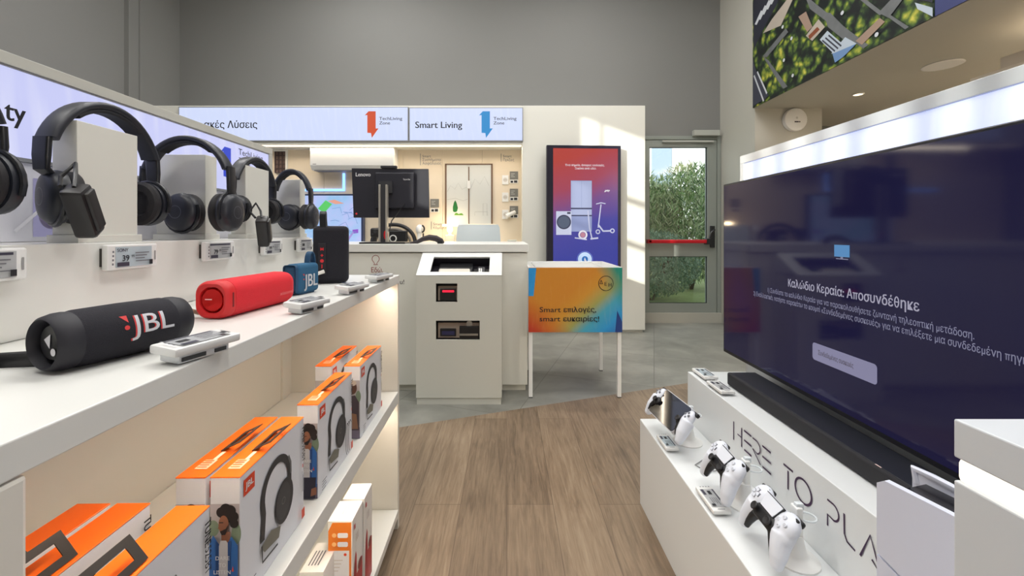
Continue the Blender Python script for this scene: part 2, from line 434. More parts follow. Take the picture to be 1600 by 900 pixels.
# ---------------------------------------------------------------- glass door
DY = 5.2
d = MB(FR); dz0 = .03
d.box(DX0, DX0+.05, DY-.03, DY+.12, 0, DZ1); d.box(DX1-.045, DX1, DY-.03, DY+.12, 0, DZ1); d.box(DX0+.05, DX1-.045, DY-.03, DY+.12, DZ1-.045, DZ1)
door = struct(d.build('door_1', smooth=False))
lx0, lx1 = DX0+.055, DX1-.05
l = MB(FR); y0, y1 = DY-.02, DY+.04; zt = DZ1-.05
l.box(lx0, lx0+.1, y0, y1, .12, zt); l.box(lx1-.115, lx1, y0, y1, .12, zt); l.box(lx0+.1, lx1-.115, y0, y1, zt-.09, zt)
l.box(lx0+.1, lx1-.115, y0, y1, .82, .99); l.box(lx0+.1, lx1-.115, y0, y1, .12, .235)
leaf = l.build('door_leaf', door, smooth=False)
g = MB(GL); g.box(lx0+.1, lx1-.115, DY+.005, DY+.013, .235, .82); g.box(lx0+.1, lx1-.115, DY+.005, DY+.013, .99, zt-.09); g.build('glass_pane', leaf, smooth=False)
g = MB(mat('rubber_seal', (30, 32, 32), .6))
for z0, z1 in ((.235, .82), (.99, zt-.09)):
    xa, xb = lx0+.1, lx1-.115
    for q in ((xa, xa+.008, z0, z1), (xb-.008, xb, z0, z1), (xa, xb, z0, z0+.008), (xa, xb, z1-.008, z1)): g.box(q[0], q[1], DY-.004, DY+.004, q[2], q[3])
g.build('gasket', leaf, smooth=False)
g = MB(mat('panic_bar_red', (196, 18, 34), .35)); g.box(lx0+.06, lx1-.12, DY-.10, DY-.06, .985, 1.03, .01); g.box(lx0+.06, lx0+.1, DY-.1, DY-.02, .985, 1.03); g.build('panic_bar', leaf, label='red push bar across the glass door')
g = MB(mat('lock_black', (34, 36, 38), .35)); g.box(lx1-.085, lx1-.03, DY-.045, DY-.02, .93, 1.2, .006); g.box(lx1-.16, lx1-.115, DY-.11, DY-.02, .97, 1.045, .006)
g.tube([(lx1-.058, DY-.04, 1.15), (lx1-.058, DY-.09, 1.15), (lx1-.10, DY-.095, 1.12), (lx1-.125, DY-.095, 1.05)], .011)
g.build('door_handle', leaf, label='black door lever')
g = MB(mat('closer_grey', (176, 178, 170), .4)); g.box(DX1-.36, DX1-.04, DY-.09, DY-.025, DZ1-.01, DZ1+.06, .006); g.box(lx0+.25, DX1-.1, DY-.06, DY-.035, zt-.035, zt-.012); g.build('door_closer', door)
g = MB(mat('threshold_stone', (176, 174, 164), .6)); g.box(DX0, DX1, DY-.06, DY+.2, 0, .12); g.build('threshold', door, smooth=False)
g = MB(mat('hinge_sticker', (228, 228, 224), .5)); g.plane((lx0+.13, DY+.003, 0), X, Z).rect(-.06, .66, -.02, .8, PAPER); g.build('door_sticker', leaf)
# ---------------------------------------------------------------- outside
b = MB(mat('lawn', (140, 156, 92), .9, var=.25, vscale=9)); b.box(-3, 9, 5.9, 14, -.12, .02); struct(b.build('ground', smooth=False))
b = MB(mat('pavement', (205, 202, 192), .8, var=.06)); b.box(-3, 9, 5.4, 5.9, -.1, .015); struct(b.build('pavement', smooth=False))
def leaves(n, c, r, ll, lw, mats, up=.55, fill=.35):
    b = MB(); rnd = random.Random(n)
    for m in mats: b.m(m)
    for i in range(n):
        while True:
            p = Vector((rnd.uniform(-1, 1), rnd.uniform(-1, 1), rnd.uniform(-1, 1)))
            if fill < p.length < 1: break
        p = Vector((c[0]+p.x*r[0], c[1]+p.y*r[1], c[2]+p.z*r[2]))
        if p.z < .04: p.z = .04+rnd.random()*.3
        dr = Vector((rnd.uniform(-1, 1), rnd.uniform(-1, 1), rnd.uniform(-.2, 1)+up)).normalized()
        sd_ = dr.cross(Vector((rnd.uniform(-1, 1), rnd.uniform(-1, 1), rnd.uniform(-1, 1)))).normalized()
        L = ll*rnd.uniform(.6, 1.2); w = lw*rnd.uniform(.7, 1.2); n_ = dr.cross(sd_)
        b.cur = rnd.randrange(len(mats)); m_ = p+dr*L*.5+n_*L*.05
        b.raw_fast([p, m_+sd_*w, p+dr*L, m_-sd_*w])
    return b
def raw_fast(s, q):
    f = s.bm.faces.new([s.bm.verts.new(v) for v in q]); f.material_index = s.cur; f[s.dl] = 1
MB.raw_fast = raw_fast
LG = [mat('leaf_%s' % n, c, .45) for n, c in (('pale', (206, 222, 170)), ('mid', (146, 182, 110)), ('deep', (84, 122, 68)), ('yellow', (222, 228, 182)))]
LB = [mat('leaf_%s' % n, c, .6) for n, c in (('sage', (124, 158, 130)), ('grey_green', (98, 132, 106)), ('dusty', (150, 176, 148)))]
STEM = mat('stem_brown', (92, 78, 56), .8)
def shrub(x, y, h, rx, label, nm, n, sage=False):
    t = thing(nm, label, 'shrub', (x, y, .02), 0, None)
    b = leaves(n, (0, 0, h*.52), (rx, rx*.8, h*.5), .06 if sage else .17, .010 if sage else .013, LB if sage else LG); b.build('foliage', t, smooth=False)
    s = MB(STEM); rr = random.Random(int(x*100))
    for k in range(9):
        a = rr.uniform(0, 6.28); s.tube([(0.02*math.cos(a), .02*math.sin(a), 0), (rx*.3*math.cos(a), rx*.3*math.sin(a), h*.45), (rx*.55*math.cos(a), rx*.5*math.sin(a), h*.85)], .012, 6, scales=[1, .8, .4])
    s.build('stems', t); return t
shrub(2.45, 8.2, 2.2, .85, 'tall oleander bush on the left behind the glass door', 'oleander_bush', 7000)
shrub(3.55, 8.0, 2.35, .85, 'tall sunlit oleander bush on the right behind the glass door', 'oleander_bush', 7000)
shrub(4.6, 8.5, 2.3, .85, 'oleander bush farthest right beyond the door frame', 'oleander_bush', 3000)
shrub(3.05, 9.4, 2.35, .95, 'oleander bush at the back between the two nearer ones', 'oleander_bush', 5000)
shrub(2.35, 6.75, 1.1, .78, 'low grey-green feathery shrub at the foot of the oleanders', 'lavender_shrub', 11000, True)
shrub(1.55, 8.5, 2.2, .8, 'oleander bush farthest left, mostly behind the white wall', 'oleander_bush', 1400)
bd = thing('white_building', 'pale building with a grey downpipe beyond the garden', 'building', (5, 19, 0))
b = MB(mat('render_white', (238, 238, 236), .8)); b.box(-2, 14, 19, 22, 0, 9); b.build('wall', bd, ID, smooth=False)
b = MB(mat('shutter_blue_grey', (150, 166, 182), .6)); b.box(6.6, 7.5, 18.94, 19, 3.3, 6); b.build('window', bd, ID, smooth=False)
b = MB(mat('pipe_grey', (150, 156, 162), .5)); b.cyl((5.2, 18.9, 0), (5.2, 18.9, 9), .08); b.build('downpipe', bd, ID)
b = MB(mat('railing_grey', (130, 138, 146), .5))
for z in (3.0, 3.3, 3.6): b.box(7.2, 12, 18.4, 18.45, z, z+.07)
for k in range(10): b.box(7.2+k*.5, 7.24+k*.5, 18.4, 18.45, 2.7, 3.65)
b.box(7.1, 12, 18.4, 19, 2.55, 2.75); b.build('balcony', bd, ID, smooth=False)
# ---------------------------------------------------------------- ceiling lamps (above the frame)
for k, (lx_, ly_) in enumerate(CEIL_SPOTS):
    t = thing('ceiling_light', 'long white ceiling light above the %s' % ['high side windows at left', 'camera', 'television bench', 'left wall', 'wooden aisle floor', 'right soffit edge', 'illuminated solutions sign', 'glass door side of back wall'][k], 'ceiling light', (lx_, ly_, HC), 0, None)
    b = MB(SATIN); b.box(-.6, .6, -.16, .16, -.06, 0, .01); b.build('frame', t)
    b = MB(mat('diffuser', (255, 255, 255), .5, emit=(255, 252, 246), es=3)); b.box(-.57, .57, -.13, .13, -.07, -.058); b.build('diffuser', t, smooth=False)
# ---------------------------------------------------------------- sign materials
def sign_mat(name, rgb, es, streak=.12):
    m = mat(name, (210, 212, 235), .3, emit=rgb, es=es); nb = NB(m)
    v = nb.n('ShaderNodeTexCoord').outputs['Object']; sp = nb.sep(v)
    u = nb.math('ADD', nb.math('ADD', sp[0], sp[1]), nb.math('MULTIPLY', sp[2], .12))
    c = nb.n('ShaderNodeCombineXYZ'); nb.l(nb.math('MULTIPLY', u, 26), c.inputs[0]); nb.l(nb.math('MULTIPLY', sp[2], 3.5), c.inputs[1])
    n = nb.noise(c.outputs[0], 1.0, 2, .4)
    col = nb.ramp(n, [(.50, rgb), (.72, tuple(min(255, int(x+(255-x)*streak*2)) for x in rgb))])
    nb.l(col, nb.b.inputs['Emission Color']); nb.b.inputs['Base Color'].default_value = (.05, .05, .06, 1)
    return m
SIGNB = sign_mat('sign_screen_back', (206, 217, 248), 1.0, .06)
SIGNL = sign_mat('sign_screen_left', (196, 200, 242), 1.0, .16)
SIGNR = sign_mat('sign_screen_right', (176, 190, 236), .8, .1)
LOGO = [(.272, .99), (.793, .99), (.793, .35), (1.0, .355), (.51, 0), (.457, .18), (.185, .19), (.185, .85), (0, .84)]
def logo(b, u, v, h, m): k = h; b.pg([(u+x*k*.511, v+y*k) for x, y in LOGO], m)
LED_W = mat('led_warm', (255, 240, 220), .5, emit=(255, 236, 210), es=2.2)
# ---------------------------------------------------------------- white display wall with the nook
DWY = 4.64
dw = thing('display_wall', 'tall white display wall with recessed cream nook across the back', 'display wall', (-1.2, DWY, 0))
zt = CH+198/140.; xr = 216/140.; xn = 24/140.
zs1 = CH+(CY-222)/140.; zn = CH+(CY-226)/140.
b = MB(WHITE2)
b.box(-4.05, xn, DWY, 5.18, zn, zt, .004); b.build('fascia', dw, ID)
b = MB(WHITE2); b.box(xn, xr, DWY, 5.18, .03, zt, .004); b.box(xn+.02, xr-.02, DWY+.03, 5.18, 0, .03); b.build('side_panel', dw, ID)
NW = mat('nook_cream_panel', (226, 212, 190), .55)
b = MB(NW); NY = 4.94
for k in range(9): b.box(-4.05+k*.47, -4.05+k*.47+.467, NY, NY+.05, .03, zn); 
b.build('nook_panel', dw, ID, smooth=False)
b = MB(WHITE2); b.box(-4.05, xn, 4.70, NY, .0, 1.0); b.build('nook_ledge', dw, ID, smooth=False)
b = MB(LED_W); b.box(-3.9, xn-.01, DWY+.03, DWY+.06, zn-.012, zn); b.build('light_strip', dw, ID, smooth=False)
area('nook_strip_light', (-1.6, DWY+.09, zn-.02), (math.radians(-14), 0, 0), 3.6, .04, 10, (1, .86, .68))
def sign_box(nm, label, x0, x1, y0, y1, Yp, group=None):
    a = px2(x0, y1, Yp); c = px2(x1, y0, Yp)
    t = thing(nm, label, 'sign', ((a[0]+c[0])/2, Yp, a[1]), 0, group)
    b = MB(mat('sign_frame', (150, 152, 156), .4, .3)); b.box(a[0]-.006, c[0]+.006, Yp-.02, Yp+.0, a[1]-.006, c[1]+.006); b.build('frame', t, ID, smooth=False)
    b = MB(SIGNB); b.box(a[0]+.004, c[0]-.004, Yp-.024, Yp-.018, a[1]+.004, c[1]-.004); b.build('screen', t, ID, smooth=False)
    return t
Ys = DWY; Yl = Ys-.024
def tl(b, x, y): return px2(x, y, Yl)
t = sign_box('lightbox_sign', 'long illuminated sign with orange arrow logo above the back nook', 282, 638, 168.5, 220.5, Ys)
b = MB(); b.plane((0, Yl, 0), X, Z); k = Yl/F
u, v = px2(319, 200, Yl); b.text('ακές Λύσεις', u, v, 11.5*k, INK, width=83*k, bold=.02); b.build('lettering', t, ID, smooth=False); b = MB(); b.plane((0, Yl, 0), X, Z)
u, v = px2(570, 215.5, Yl); logo(b, u, v, 42*k, mat('logo_orange', (244, 92, 46), .5, emit=(244, 92, 46), es=.55)); b.build('logo', t, ID, smooth=False)
b = MB(); b.plane((0, Yl, 0), X, Z)
for i, s_ in enumerate(('TechLiving', 'Zone')):
    u, v = px2(592.5, 187.5+i*7, Yl); b.text(s_, u, v, 5*k, INK, width=(36 if i == 0 else 17)*k, bold=.015)
b.build('logo_text', t, ID, smooth=False)
t = sign_box('lightbox_sign', 'illuminated sign with light blue arrow logo reading Smart Living', 640.5, 816.5, 169.5, 220.5, Ys)
b = MB(); b.plane((0, Yl, 0), X, Z)
u, v = px2(649, 200, Yl); b.text('Smart Living', u, v, 10.5*k, INK, width=73*k, bold=.02); b.build('lettering', t, ID, smooth=False); b = MB(); b.plane((0, Yl, 0), X, Z)
u, v = px2(748.5, 215.5, Yl); logo(b, u, v, 42*k, mat('logo_blue', (48, 164, 240), .5, emit=(48, 164, 240), es=.55)); b.build('logo', t, ID, smooth=False)
b = MB(); b.plane((0, Yl, 0), X, Z)
for i, s_ in enumerate(('TechLiving', 'Zone')):
    u, v = px2(771, 187.5+i*7, Yl); b.text(s_, u, v, 5*k, INK, width=(36 if i == 0 else 17)*k, bold=.015)
b.build('logo_text', t, ID, smooth=False)
# ---------------------------------------------------------------- things in the nook
a = px2(497, 269, NY); c = px2(622, 234, NY)
ac = thing('air_conditioner', 'white wall-mounted air conditioner unit in the nook', 'air conditioner', ((a[0]+c[0])/2, NY, a[1]))
b = MB(SATIN); b.prism([(0, 0), (.16, .0), (.2, .05), (.2, c[1]-a[1]-.01), (.18, c[1]-a[1]), (0, c[1]-a[1])], 0, c[0]-a[0], Matrix(((0, 0, 1, a[0]), (-1, 0, 0, NY), (0, 1, 0, a[1]), (0, 0, 0, 1)))); b.build('body', ac, ID)
b = MB(GREY); b.box(a[0]+.03, c[0]-.03, NY-.165, NY-.05, a[1]-.008, a[1]+.002); b.build('air_flap', ac, ID)
b = MB(); b.plane((0, NY-.2, 0), X, Z, .001); b.rect(a[0]+.03, a[1]+.06, a[0]+.07, a[1]+.067, GREY); b.build('badge', ac, ID)
LEDB = mat('led_blue', (90, 140, 255), .5, emit=(110, 160, 255), es=3.2)
q = [px2(482, 297, NY), px2(537.5, 297, NY), px2(537.5, 271, NY)]
b = MB(LEDB); b.box(q[0][0]-.9, q[1][0]+.012, NY-.012, NY, q[0][1]-.012, q[0][1]+.012); b.box(q[1][0]-.012, q[1][0]+.012, NY-.012, NY, q[1][1], q[2][1])
tag(b.build('neon_light_strip', smooth=False), 'glowing blue light strip bent below the air conditioner', 'light strip')
# wall screen
sy = 4.86; a = px2(484, 379, sy); c = px2(567, 303, sy)
sc = thing('wall_screen', 'bright pale blue screen with map drawing left in the nook', 'screen', ((a[0]+c[0])/2, sy, a[1]))
b = MB(mat('screen_frame', (52, 62, 96), .4)); b.box(a[0]-.35, c[0], sy, NY, a[1]-.03, c[1], .004); b.build('frame', sc, ID)
m = mat('map_screen', (180, 200, 240), .2, emit=(170, 196, 244), es=.9); nb = NB(m); n = nb.noise(nb.coord('Object'), 3, 3)
nb.l(nb.ramp(n, [(.3, (130, 196, 232)), (.5, (176, 200, 246)), (.7, (206, 196, 246))]), nb.b.inputs['Emission Color'])
b = MB(m); b.box(a[0]-.33, c[0]-.02, sy-.004, sy+.002, a[1]-.01, c[1]-.02); b.build('screen', sc, ID, smooth=False)
b = MB(); b.plane((0, sy-.004, 0), X, Z); em = lambda n, c: mat(n, c, .5, emit=c, es=.8)
b.pg([px2(*p, sy) for p in ((497, 326), (509, 313), (519, 319), (507, 333))], em('map_green', (100, 214, 110)))
b.pg([px2(*p, sy) for p in ((512, 314), (523, 312), (538, 318), (524, 319))], em('map_salmon', (240, 170, 150)))
b.pg([px2(*p, sy) for p in ((551, 359), (560, 358), (560, 364), (551, 365))], em('map_violet', (150, 90, 210)))
b.pg([px2(*p, sy) for p in ((544, 372), (552, 361), (553, 364), (545, 376))], em('map_lilac', (176, 150, 226)))
lm = em('map_line', (120, 160, 220)); rr = random.Random(3)
for i in range(12):
    x, y = rr.uniform(505, 552), rr.uniform(325, 362); b.line([px2(x, y, sy), px2(x+rr.uniform(4, 14), y+rr.uniform(-6, 2), sy), px2(x+rr.uniform(8, 18), y+rr.uniform(0, 8), sy)], .006, lm)
b.build('screen_graphic', sc, ID, smooth=False)
# lattice panel
a = px2(431, 270, NY); c = px2(447.5, 237, NY)
b = MB(mat('lattice_brown', (104, 84, 78), .6)); b.box(a[0], c[0], NY-.01, NY, a[1], c[1])
lt = tag(b.build('lattice_panel', smooth=False), 'small brown lattice panel in white frame at nook left', 'panel')
b = MB(mat('lattice_bar', (70, 54, 54), .6))
for k in range(4): x = a[0]+(c[0]-a[0])*k/3; b.box(x-.005, x+.005, NY-.02, NY-.01, a[1], c[1])
for k in range(6): z = a[1]+(c[1]-a[1])*k/5; b.box(a[0], c[0], NY-.02, NY-.01, z-.005, z+.005)
b.build('bars', lt, ID, smooth=False)
b = MB(WHITE); b.box(c[0], c[0]+.02, NY-.025, NY, a[1]-.02, c[1]+.02); b.box(a[0]-.02, c[0], NY-.025, NY, c[1], c[1]+.02); b.build('frame', lt, ID, smooth=False)
# wall captions
def caption(lines, x, y, label, lh=5.6, w=None):
    b = MB(); b.plane((0, NY-.0005, 0), X, Z); k = NY/F
    for i, s_ in enumerate(lines):
        u, v = px2(x+3, y+i*lh, NY); b.text(s_, u, v, 4.1*k, INKG)
    u0, v0 = px2(x, y+(len(lines)-1)*lh+1, NY); u1, v1 = px2(x, y-6, NY); b.rect(u0-.003, v0, u0+.003, v1, INKG)
    tag(b.build('wall_caption', smooth=False), label, 'caption', None)
caption(['Smart', 'Συστήματα', 'Ασφάλειας'], 657, 246, 'grey three-line caption with vertical rule on nook wall')
caption(['Smart', 'Πρίζες'], 783, 246, 'grey two-line caption above the smart plugs')
caption(['Smart', 'Κάμερες'], 674, 352, 'grey two-line caption beside the glowing bulb')
# window drawing panel
a = px2(697, 350, NY); c = px2(768.5, 257, NY)
wd = thing('window_drawing', 'white panel drawn as a window with green tree inside', 'wall graphic', ((a[0]+c[0])/2, NY, a[1]))
b = MB(mat('panel_light_grey', (205, 208, 206), .5)); b.box(a[0], c[0], NY-.012, NY, a[1], c[1]); b.build('panel', wd, ID, smooth=False)
BR = mat('frame_line_brown', (110, 84, 64), .6)
b = MB(BR); mx = (a[0]+c[0])/2
for q in ((a[0]-.01, a[0]+.008, a[1], c[1]), (c[0]-.008, c[0]+.01, a[1], c[1]), (mx-.006, mx+.006, a[1], c[1]-.03), (a[0]-.01, c[0]+.01, c[1]-.006, c[1]+.008)): b.box(q[0], q[1], NY-.018, NY-.005, q[2], q[3])
b.build('frame', wd, ID, smooth=False)
b = MB(mat('sill_cream', (236, 226, 204), .5)); b.box(a[0]-.045, c[0]+.045, NY-.05, NY, a[1]-.035, a[1], .004); b.build('sill', wd, ID)
b = MB(SATIN); b.box(mx-.02, mx+.02, NY-.035, NY-.012, px2(0, 295, NY)[1], px2(0, 283, NY)[1], .004); b.build('window_sensor', wd, ID)
b = MB(); b.plane((0, NY-.012, 0), X, Z); gt = mat('tree_green', (22, 108, 46), .6); gb = mat('bush_green', (92, 150, 40), .6); k = NY/F
u, v = px2(711.5, 326, NY); b.pg([(u+x*k, v+y*k) for x, y in ((-3.6, -4), (-3.8, 2), (-2.2, 9), (0, 13), (2.2, 9), (4.2, 1), (3, -4), (1, -5.5), (-2, -5.5))], gt)
u, v = px2(710, 336.5, NY); b.pg([(u+x*k, v+y*k) for x, y in ((0, 0), (1, 3), (4, 4), (7, 2), (9, 3), (12, 3.2), (14, 1), (14.5, 0))], gb)
lg = mat('sketch_line', (170, 174, 172), .6)
def sk(pts, w=.004): b.line([px2(x, y, NY) for x, y in pts], w, lg)
b.build('printed_tree', wd, ID, smooth=False); b = MB(); b.plane((0, NY-.012, 0), X, Z)
sk([(699, 300), (704, 290), (711, 296), (716, 286), (722, 296), (731, 292)]); sk([(735, 296), (742, 280), (750, 288), (757, 276), (764, 290)])
sk([(755, 337), (755, 318), (761, 318), (761, 337)]); sk([(742, 337), (742, 331), (762, 331), (762, 337)]); sk([(699, 312), (712, 310), (724, 314), (731, 311)])
b.build('printed_drawing', wd, ID, smooth=False)
# smart plugs, info cards and tags
for i, yy in enumerate((281, 308, 335)):
    pos = ['topmost', 'middle', 'lowest'][i]
    x0, z0 = px2(784.5, yy+7.5, NY); x1, z1 = px2(794.5, yy-7, NY)
    t = thing('wall_socket', '%s white wall socket in the column right of the window drawing' % pos, 'wall socket', ((x0+x1)/2, NY, (z0+z1)/2), 0, 'wall sockets beside the window drawing')
    b = MB(SATIN); b.box(x0, x1, NY-.014, NY, z0, z1, .004); b.build('plate', t, ID)
    b = MB(mat('socket_shade', (170, 168, 160), .5)); b.plane((0, NY-.014, 0), X, Z); b.circ((x0+x1)/2, (z0+z1)/2, .026, mat('socket_well', (206, 202, 194), .5)); b.circ((x0+x1)/2-.009, (z0+z1)/2, .004, GREY); b.circ((x0+x1)/2+.009, (z0+z1)/2, .004, GREY); b.build('outlet', t, ID)
    x0, z0 = px2(796.5, yy-.5, NY); x1, z1 = px2(809.5, yy-13, NY)
    b = MB(mat('card_grey', (118, 118, 114), .5)); b.box(x0, x1, NY-.008, NY, z0, z1)
    cdt = tag(b.build('info_card', smooth=False), '%s square grey info card beside the wall sockets' % pos, 'card', 'grey info cards by the sockets')
    b = MB(); b.plane((0, NY-.008, 0), X, Z)
    for q in range(3): b.rect(x0+.015, z1-.03-q*.018, x0+.06-(q % 2)*.015, z1-.024-q*.018, mat('card_text', (190, 190, 186), .5))
    b.build('card_text', cdt, ID, smooth=False)
    x0, z0 = px2(796.5, yy+5.5, NY); x1, z1 = px2(809.5, yy, NY)
    b = MB(SATIN); b.box(x0, x1, NY-.01, NY, z0, z1)
    tg = tag(b.build('price_tag', smooth=False), '%s tiny price tag under a grey card by the sockets' % pos, 'price tag', 'price tags by the sockets')
    b = MB(); b.plane((0, NY-.01, 0), X, Z); b.rect(x0+.01, z0+.006, x0+.04, z1-.012, INK); b.rect(x0+.05, z0+.006, x1-.01, z1-.008, DARK); b.build('tag_print', tg, ID, smooth=False)
x0, z0 = px2(672.5, 324, NY); x1, z1 = px2(686, 311, NY)
b = MB(MATS['card_grey']); b.box(x0, x1, NY-.008, NY, z0, z1); cdt = tag(b.build('info_card', smooth=False), 'square grey info card between monitor and window drawing', 'card')
b = MB(); b.plane((0, NY-.008, 0), X, Z)
for q in range(3): b.rect(x0+.015, z1-.03-q*.018, x0+.06-(q % 2)*.015, z1-.024-q*.018, MATS['card_text'])
b.build('card_text', cdt, ID, smooth=False)
x0, z0 = px2(673, 331.5, NY); x1, z1 = px2(686, 325.5, NY)
b = MB(SATIN); b.box(x0, x1, NY-.01, NY, z0, z1); tg = tag(b.build('price_tag', smooth=False), 'tiny price tag under the card between monitor and window drawing', 'price tag')
b = MB(); b.plane((0, NY-.01, 0), X, Z); b.rect(x0+.01, z0+.006, x0+.04, z1-.012, INK); b.rect(x0+.05, z0+.006, x1-.01, z1-.008, DARK); b.build('tag_print', tg, ID, smooth=False)
# white cylindrical sensor on lowest plug
p0 = P(791, 338, NY-.06); p1 = P(805, 331, NY-.02)
t = thing('door_sensor', 'white tilted cylinder sensor over the lowest grey card', 'sensor', p0)
b = MB(SATIN); b.cyl(p0, p1, .028, .02); b.build('body', t, ID); b = MB(SATIN); b.cyl(p1, (p1.x, NY, p1.z), .008); b.build('bracket', t, ID)
# small bulb on block
p = P(703, 377, 4.80); zl = 1.0
t = thing('bulb_lamp', 'small white block lamp with glowing bulb on nook ledge', 'lamp', (p.x, 4.80, zl))
b = MB(mat('lamp_block', (200, 196, 184), .5)); b.box(-.055, .055, -.04, .04, 0, .09, .005); b.box(-.065, .065, -.05, .05, 0, .015, .003); b.build('base', t)
b = MB(SATIN); b.cyl((0, 0, .09), (0, 0, .125), .018); b.build('socket', t)
b = MB(mat('bulb_glow', (255, 244, 220), .5, emit=(255, 232, 190), es=9)); b.ell((0, 0, .155), .034, .034, .038); b.build('bulb', t)
pl = bpy.data.lights.new('bulb_light', 'POINT'); pl.energy = 3.5; pl.color = (1, .75, .45); pl.shadow_soft_size = .04
po = bpy.data.objects.new('bulb_light', pl); COL.objects.link(po); po.location = (p.x, 4.72, 1.2)
# white camera with dark arc
p = P(657, 374, 4.82)
t = thing('security_camera', 'small white camera with black lens on the nook ledge', 'camera', (p.x, 4.82, zl))
b = MB(SATIN); b.ell((-.01, 0, .15), .045, .045, .06); b.cyl((-.01, 0, 0), (-.01, 0, .11), .026, .03); b.cyl((-.01, 0, 0), (-.01, 0, .012), .045); b.build('body', t)
b = MB(BLACK); b.tube([(.02+.03*math.cos(a), -.03, .16+.04*math.sin(a)) for a in [(-1.4+i*.28) for i in range(11)]], .010); b.box(.03, .045, -.035, -.02, .02, .11, .003); b.build('lens_ring', t)
# small hub at right
p = P(800, 377, 4.80); t = thing('smart_hub', 'low pale box hub at right end of nook ledge', 'hub', (p.x, 4.8, zl))
b = MB(mat('hub_shell', (196, 196, 184), .5)); b.box(-.055, .055, -.04, .04, .0, .035, .008); b.build('body', t); b = MB(GREY); b.box(-.045, .045, -.042, -.039, .012, .018); b.build('slot', t)
# vacuum hose arch and black recorder, handheld camera
p = P(612, 377, 4.83)
t = thing('vacuum_hose', 'black curved hose arching behind the monitor stand', 'hose', (p.x, 4.84, zl))
b = MB(SOFTBLK); A = [PI*i/22 for i in range(23)]
b.tube([(.25*math.cos(a)+.02, .0, .21*math.sin(a)+.0) for a in A], .022, 10); b.build('hose', t)
b = MB(mat('hose_inner', (96, 92, 88), .6)); b.tube([(.20*math.cos(a)+.02, -.03, .155*math.sin(a)) for a in A], .014, 10); b.build('inner_tube', t)
p = P(622, 377, 4.76)
t = thing('dash_camera', 'black box camera with white ring lens behind monitor stand', 'camera', (p.x, 4.78, zl))
b = MB(BLACK); b.box(-.10, .10, -.04, .04, 0, .14, .01); b.build('body', t)
b = MB(SATIN); b.lathe([(.034, 0), (.042, .004), (.042, .008), (.03, .008)], Matrix.Translation((-.05, -.04, .05)) @ Matrix.Rotation(PI/2, 4, 'X'), caps=False); b.build('lens_ring', t)
b = MB(BLACK); b.cyl((-.05, -.04, .05), (-.05, -.055, .05), .028); b.build('lens', t)
p = P(586, 377, 4.78)
t = thing('handheld_scanner', 'black handheld device standing left of the monitor pole', 'device', (p.x, 4.78, zl))
b = MB(BLACK); b.box(-.05, .05, -.03, .03, .06, .17, .022, 3); b.cyl((0, 0, .07), (-.02, 0, .0), .022, .03); b.build('body', t)
b = MB(GUN); b.plane((0, -.03, 0), X, Z); b.circ(.01, .13, .02, GUN); b.circ(-.02, .10, .012, DARK); b.build('buttons', t)
# ---------------------------------------------------------------- digital display on the wall
ang = math.radians(-3.0)                               # right side farther: normal swings to +x
YD = 4.30
w_d, h_d = .815, 1.42
ctr_px = 912.5
ds = thing('digital_display', 'tall portrait screen with red to blue advert on white wall', 'screen', ((ctr_px-CX)/F*4.52, 4.52, CH+136/650*4.52-h_d), -ang)
b = MB(mat('display_bezel', (30, 28, 44), .3)); b.box(-w_d/2, w_d/2, 0, .06, 0, h_d, .004)
b.build('bezel', ds)
m = mat('advert_screen', (20, 20, 40), .2, emit=(120, 70, 160), es=.72); nb = NB(m)
v = nb.coord('Generated'); sp = nb.sep(v); n = nb.noise(v, 1.8, 2)
ff = nb.math('ADD', nb.math('ADD', sp[2], nb.math('MULTIPLY', sp[0], -.18)), nb.math('MULTIPLY', n, .16))
nb.l(nb.ramp(ff, [(.12, (66, 74, 176)), (.36, (84, 82, 178)), (.55, (138, 92, 158)), (.72, (188, 86, 108)), (.95, (208, 84, 74))]), nb.b.inputs['Emission Color'])
sx0, sx1, sz0, sz1 = -w_d/2+.07, w_d/2-.035, .03, h_d-.035
b = MB(m); b.box(sx0, sx1, -.004, .002, sz0, sz1); b.build('screen', ds, smooth=False)
b = MB(); b.plane((sx0, -.004, sz0), X, Z); SW, SH = sx1-sx0, sz1-sz0
e = lambda n, c, s_=.72: mat(n, c, .5, emit=c, es=s_)
wt = e('advert_white', (236, 232, 240)); fr1 = e('advert_fridge', (176, 186, 222), .75); fr2 = e('advert_fridge_shade', (150, 162, 208), .7); dk = e('advert_dark', (56, 58, 92), .6); md = e('advert_grey', (92, 104, 128), .7)
U = lambda px: (px-65)/455.*SW
V = lambda py: SH-(py-52)/800.*SH
b.text('Ένα σημείο, άπειρες επιλογές.', U(287), V(165), .022, wt, 'C', .02, U(425)-U(148)); b.text('Ξεκίνα από εδώ.', U(292), V(186), .022, wt, 'C', .02, U(368)-U(218)); b.build('advert_text', ds, smooth=False); b = MB(); b.plane((sx0, -.004, sz0), X, Z)
b.rect(U(188), V(585), U(336), V(258), fr2); b.rect(U(190), V(432), U(262), V(262), fr1); b.rect(U(264), V(432), U(334), V(262), fr1)
b.rect(U(190), V(478), U(334), V(444), fr1); b.rect(U(188), V(486), U(336), V(479), dk); b.rect(U(188), V(441), U(336), V(433), dk)
b.rect(U(85), V(606), U(192), V(455), e('advert_washer', (206, 212, 236), .8)); b.circ(U(139), V(524), .078, dk); b.circ(U(139), V(524), .066, md); b.rect(U(162), V(472), U(186), V(460), dk)
sc_ = e('advert_silver', (196, 200, 226), .8)
b.line([(U(400), V(410)), (U(380), V(560))], .012, sc_); b.line([(U(365), V(408)), (U(400), V(400)), (U(432), V(406))], .010, sc_)
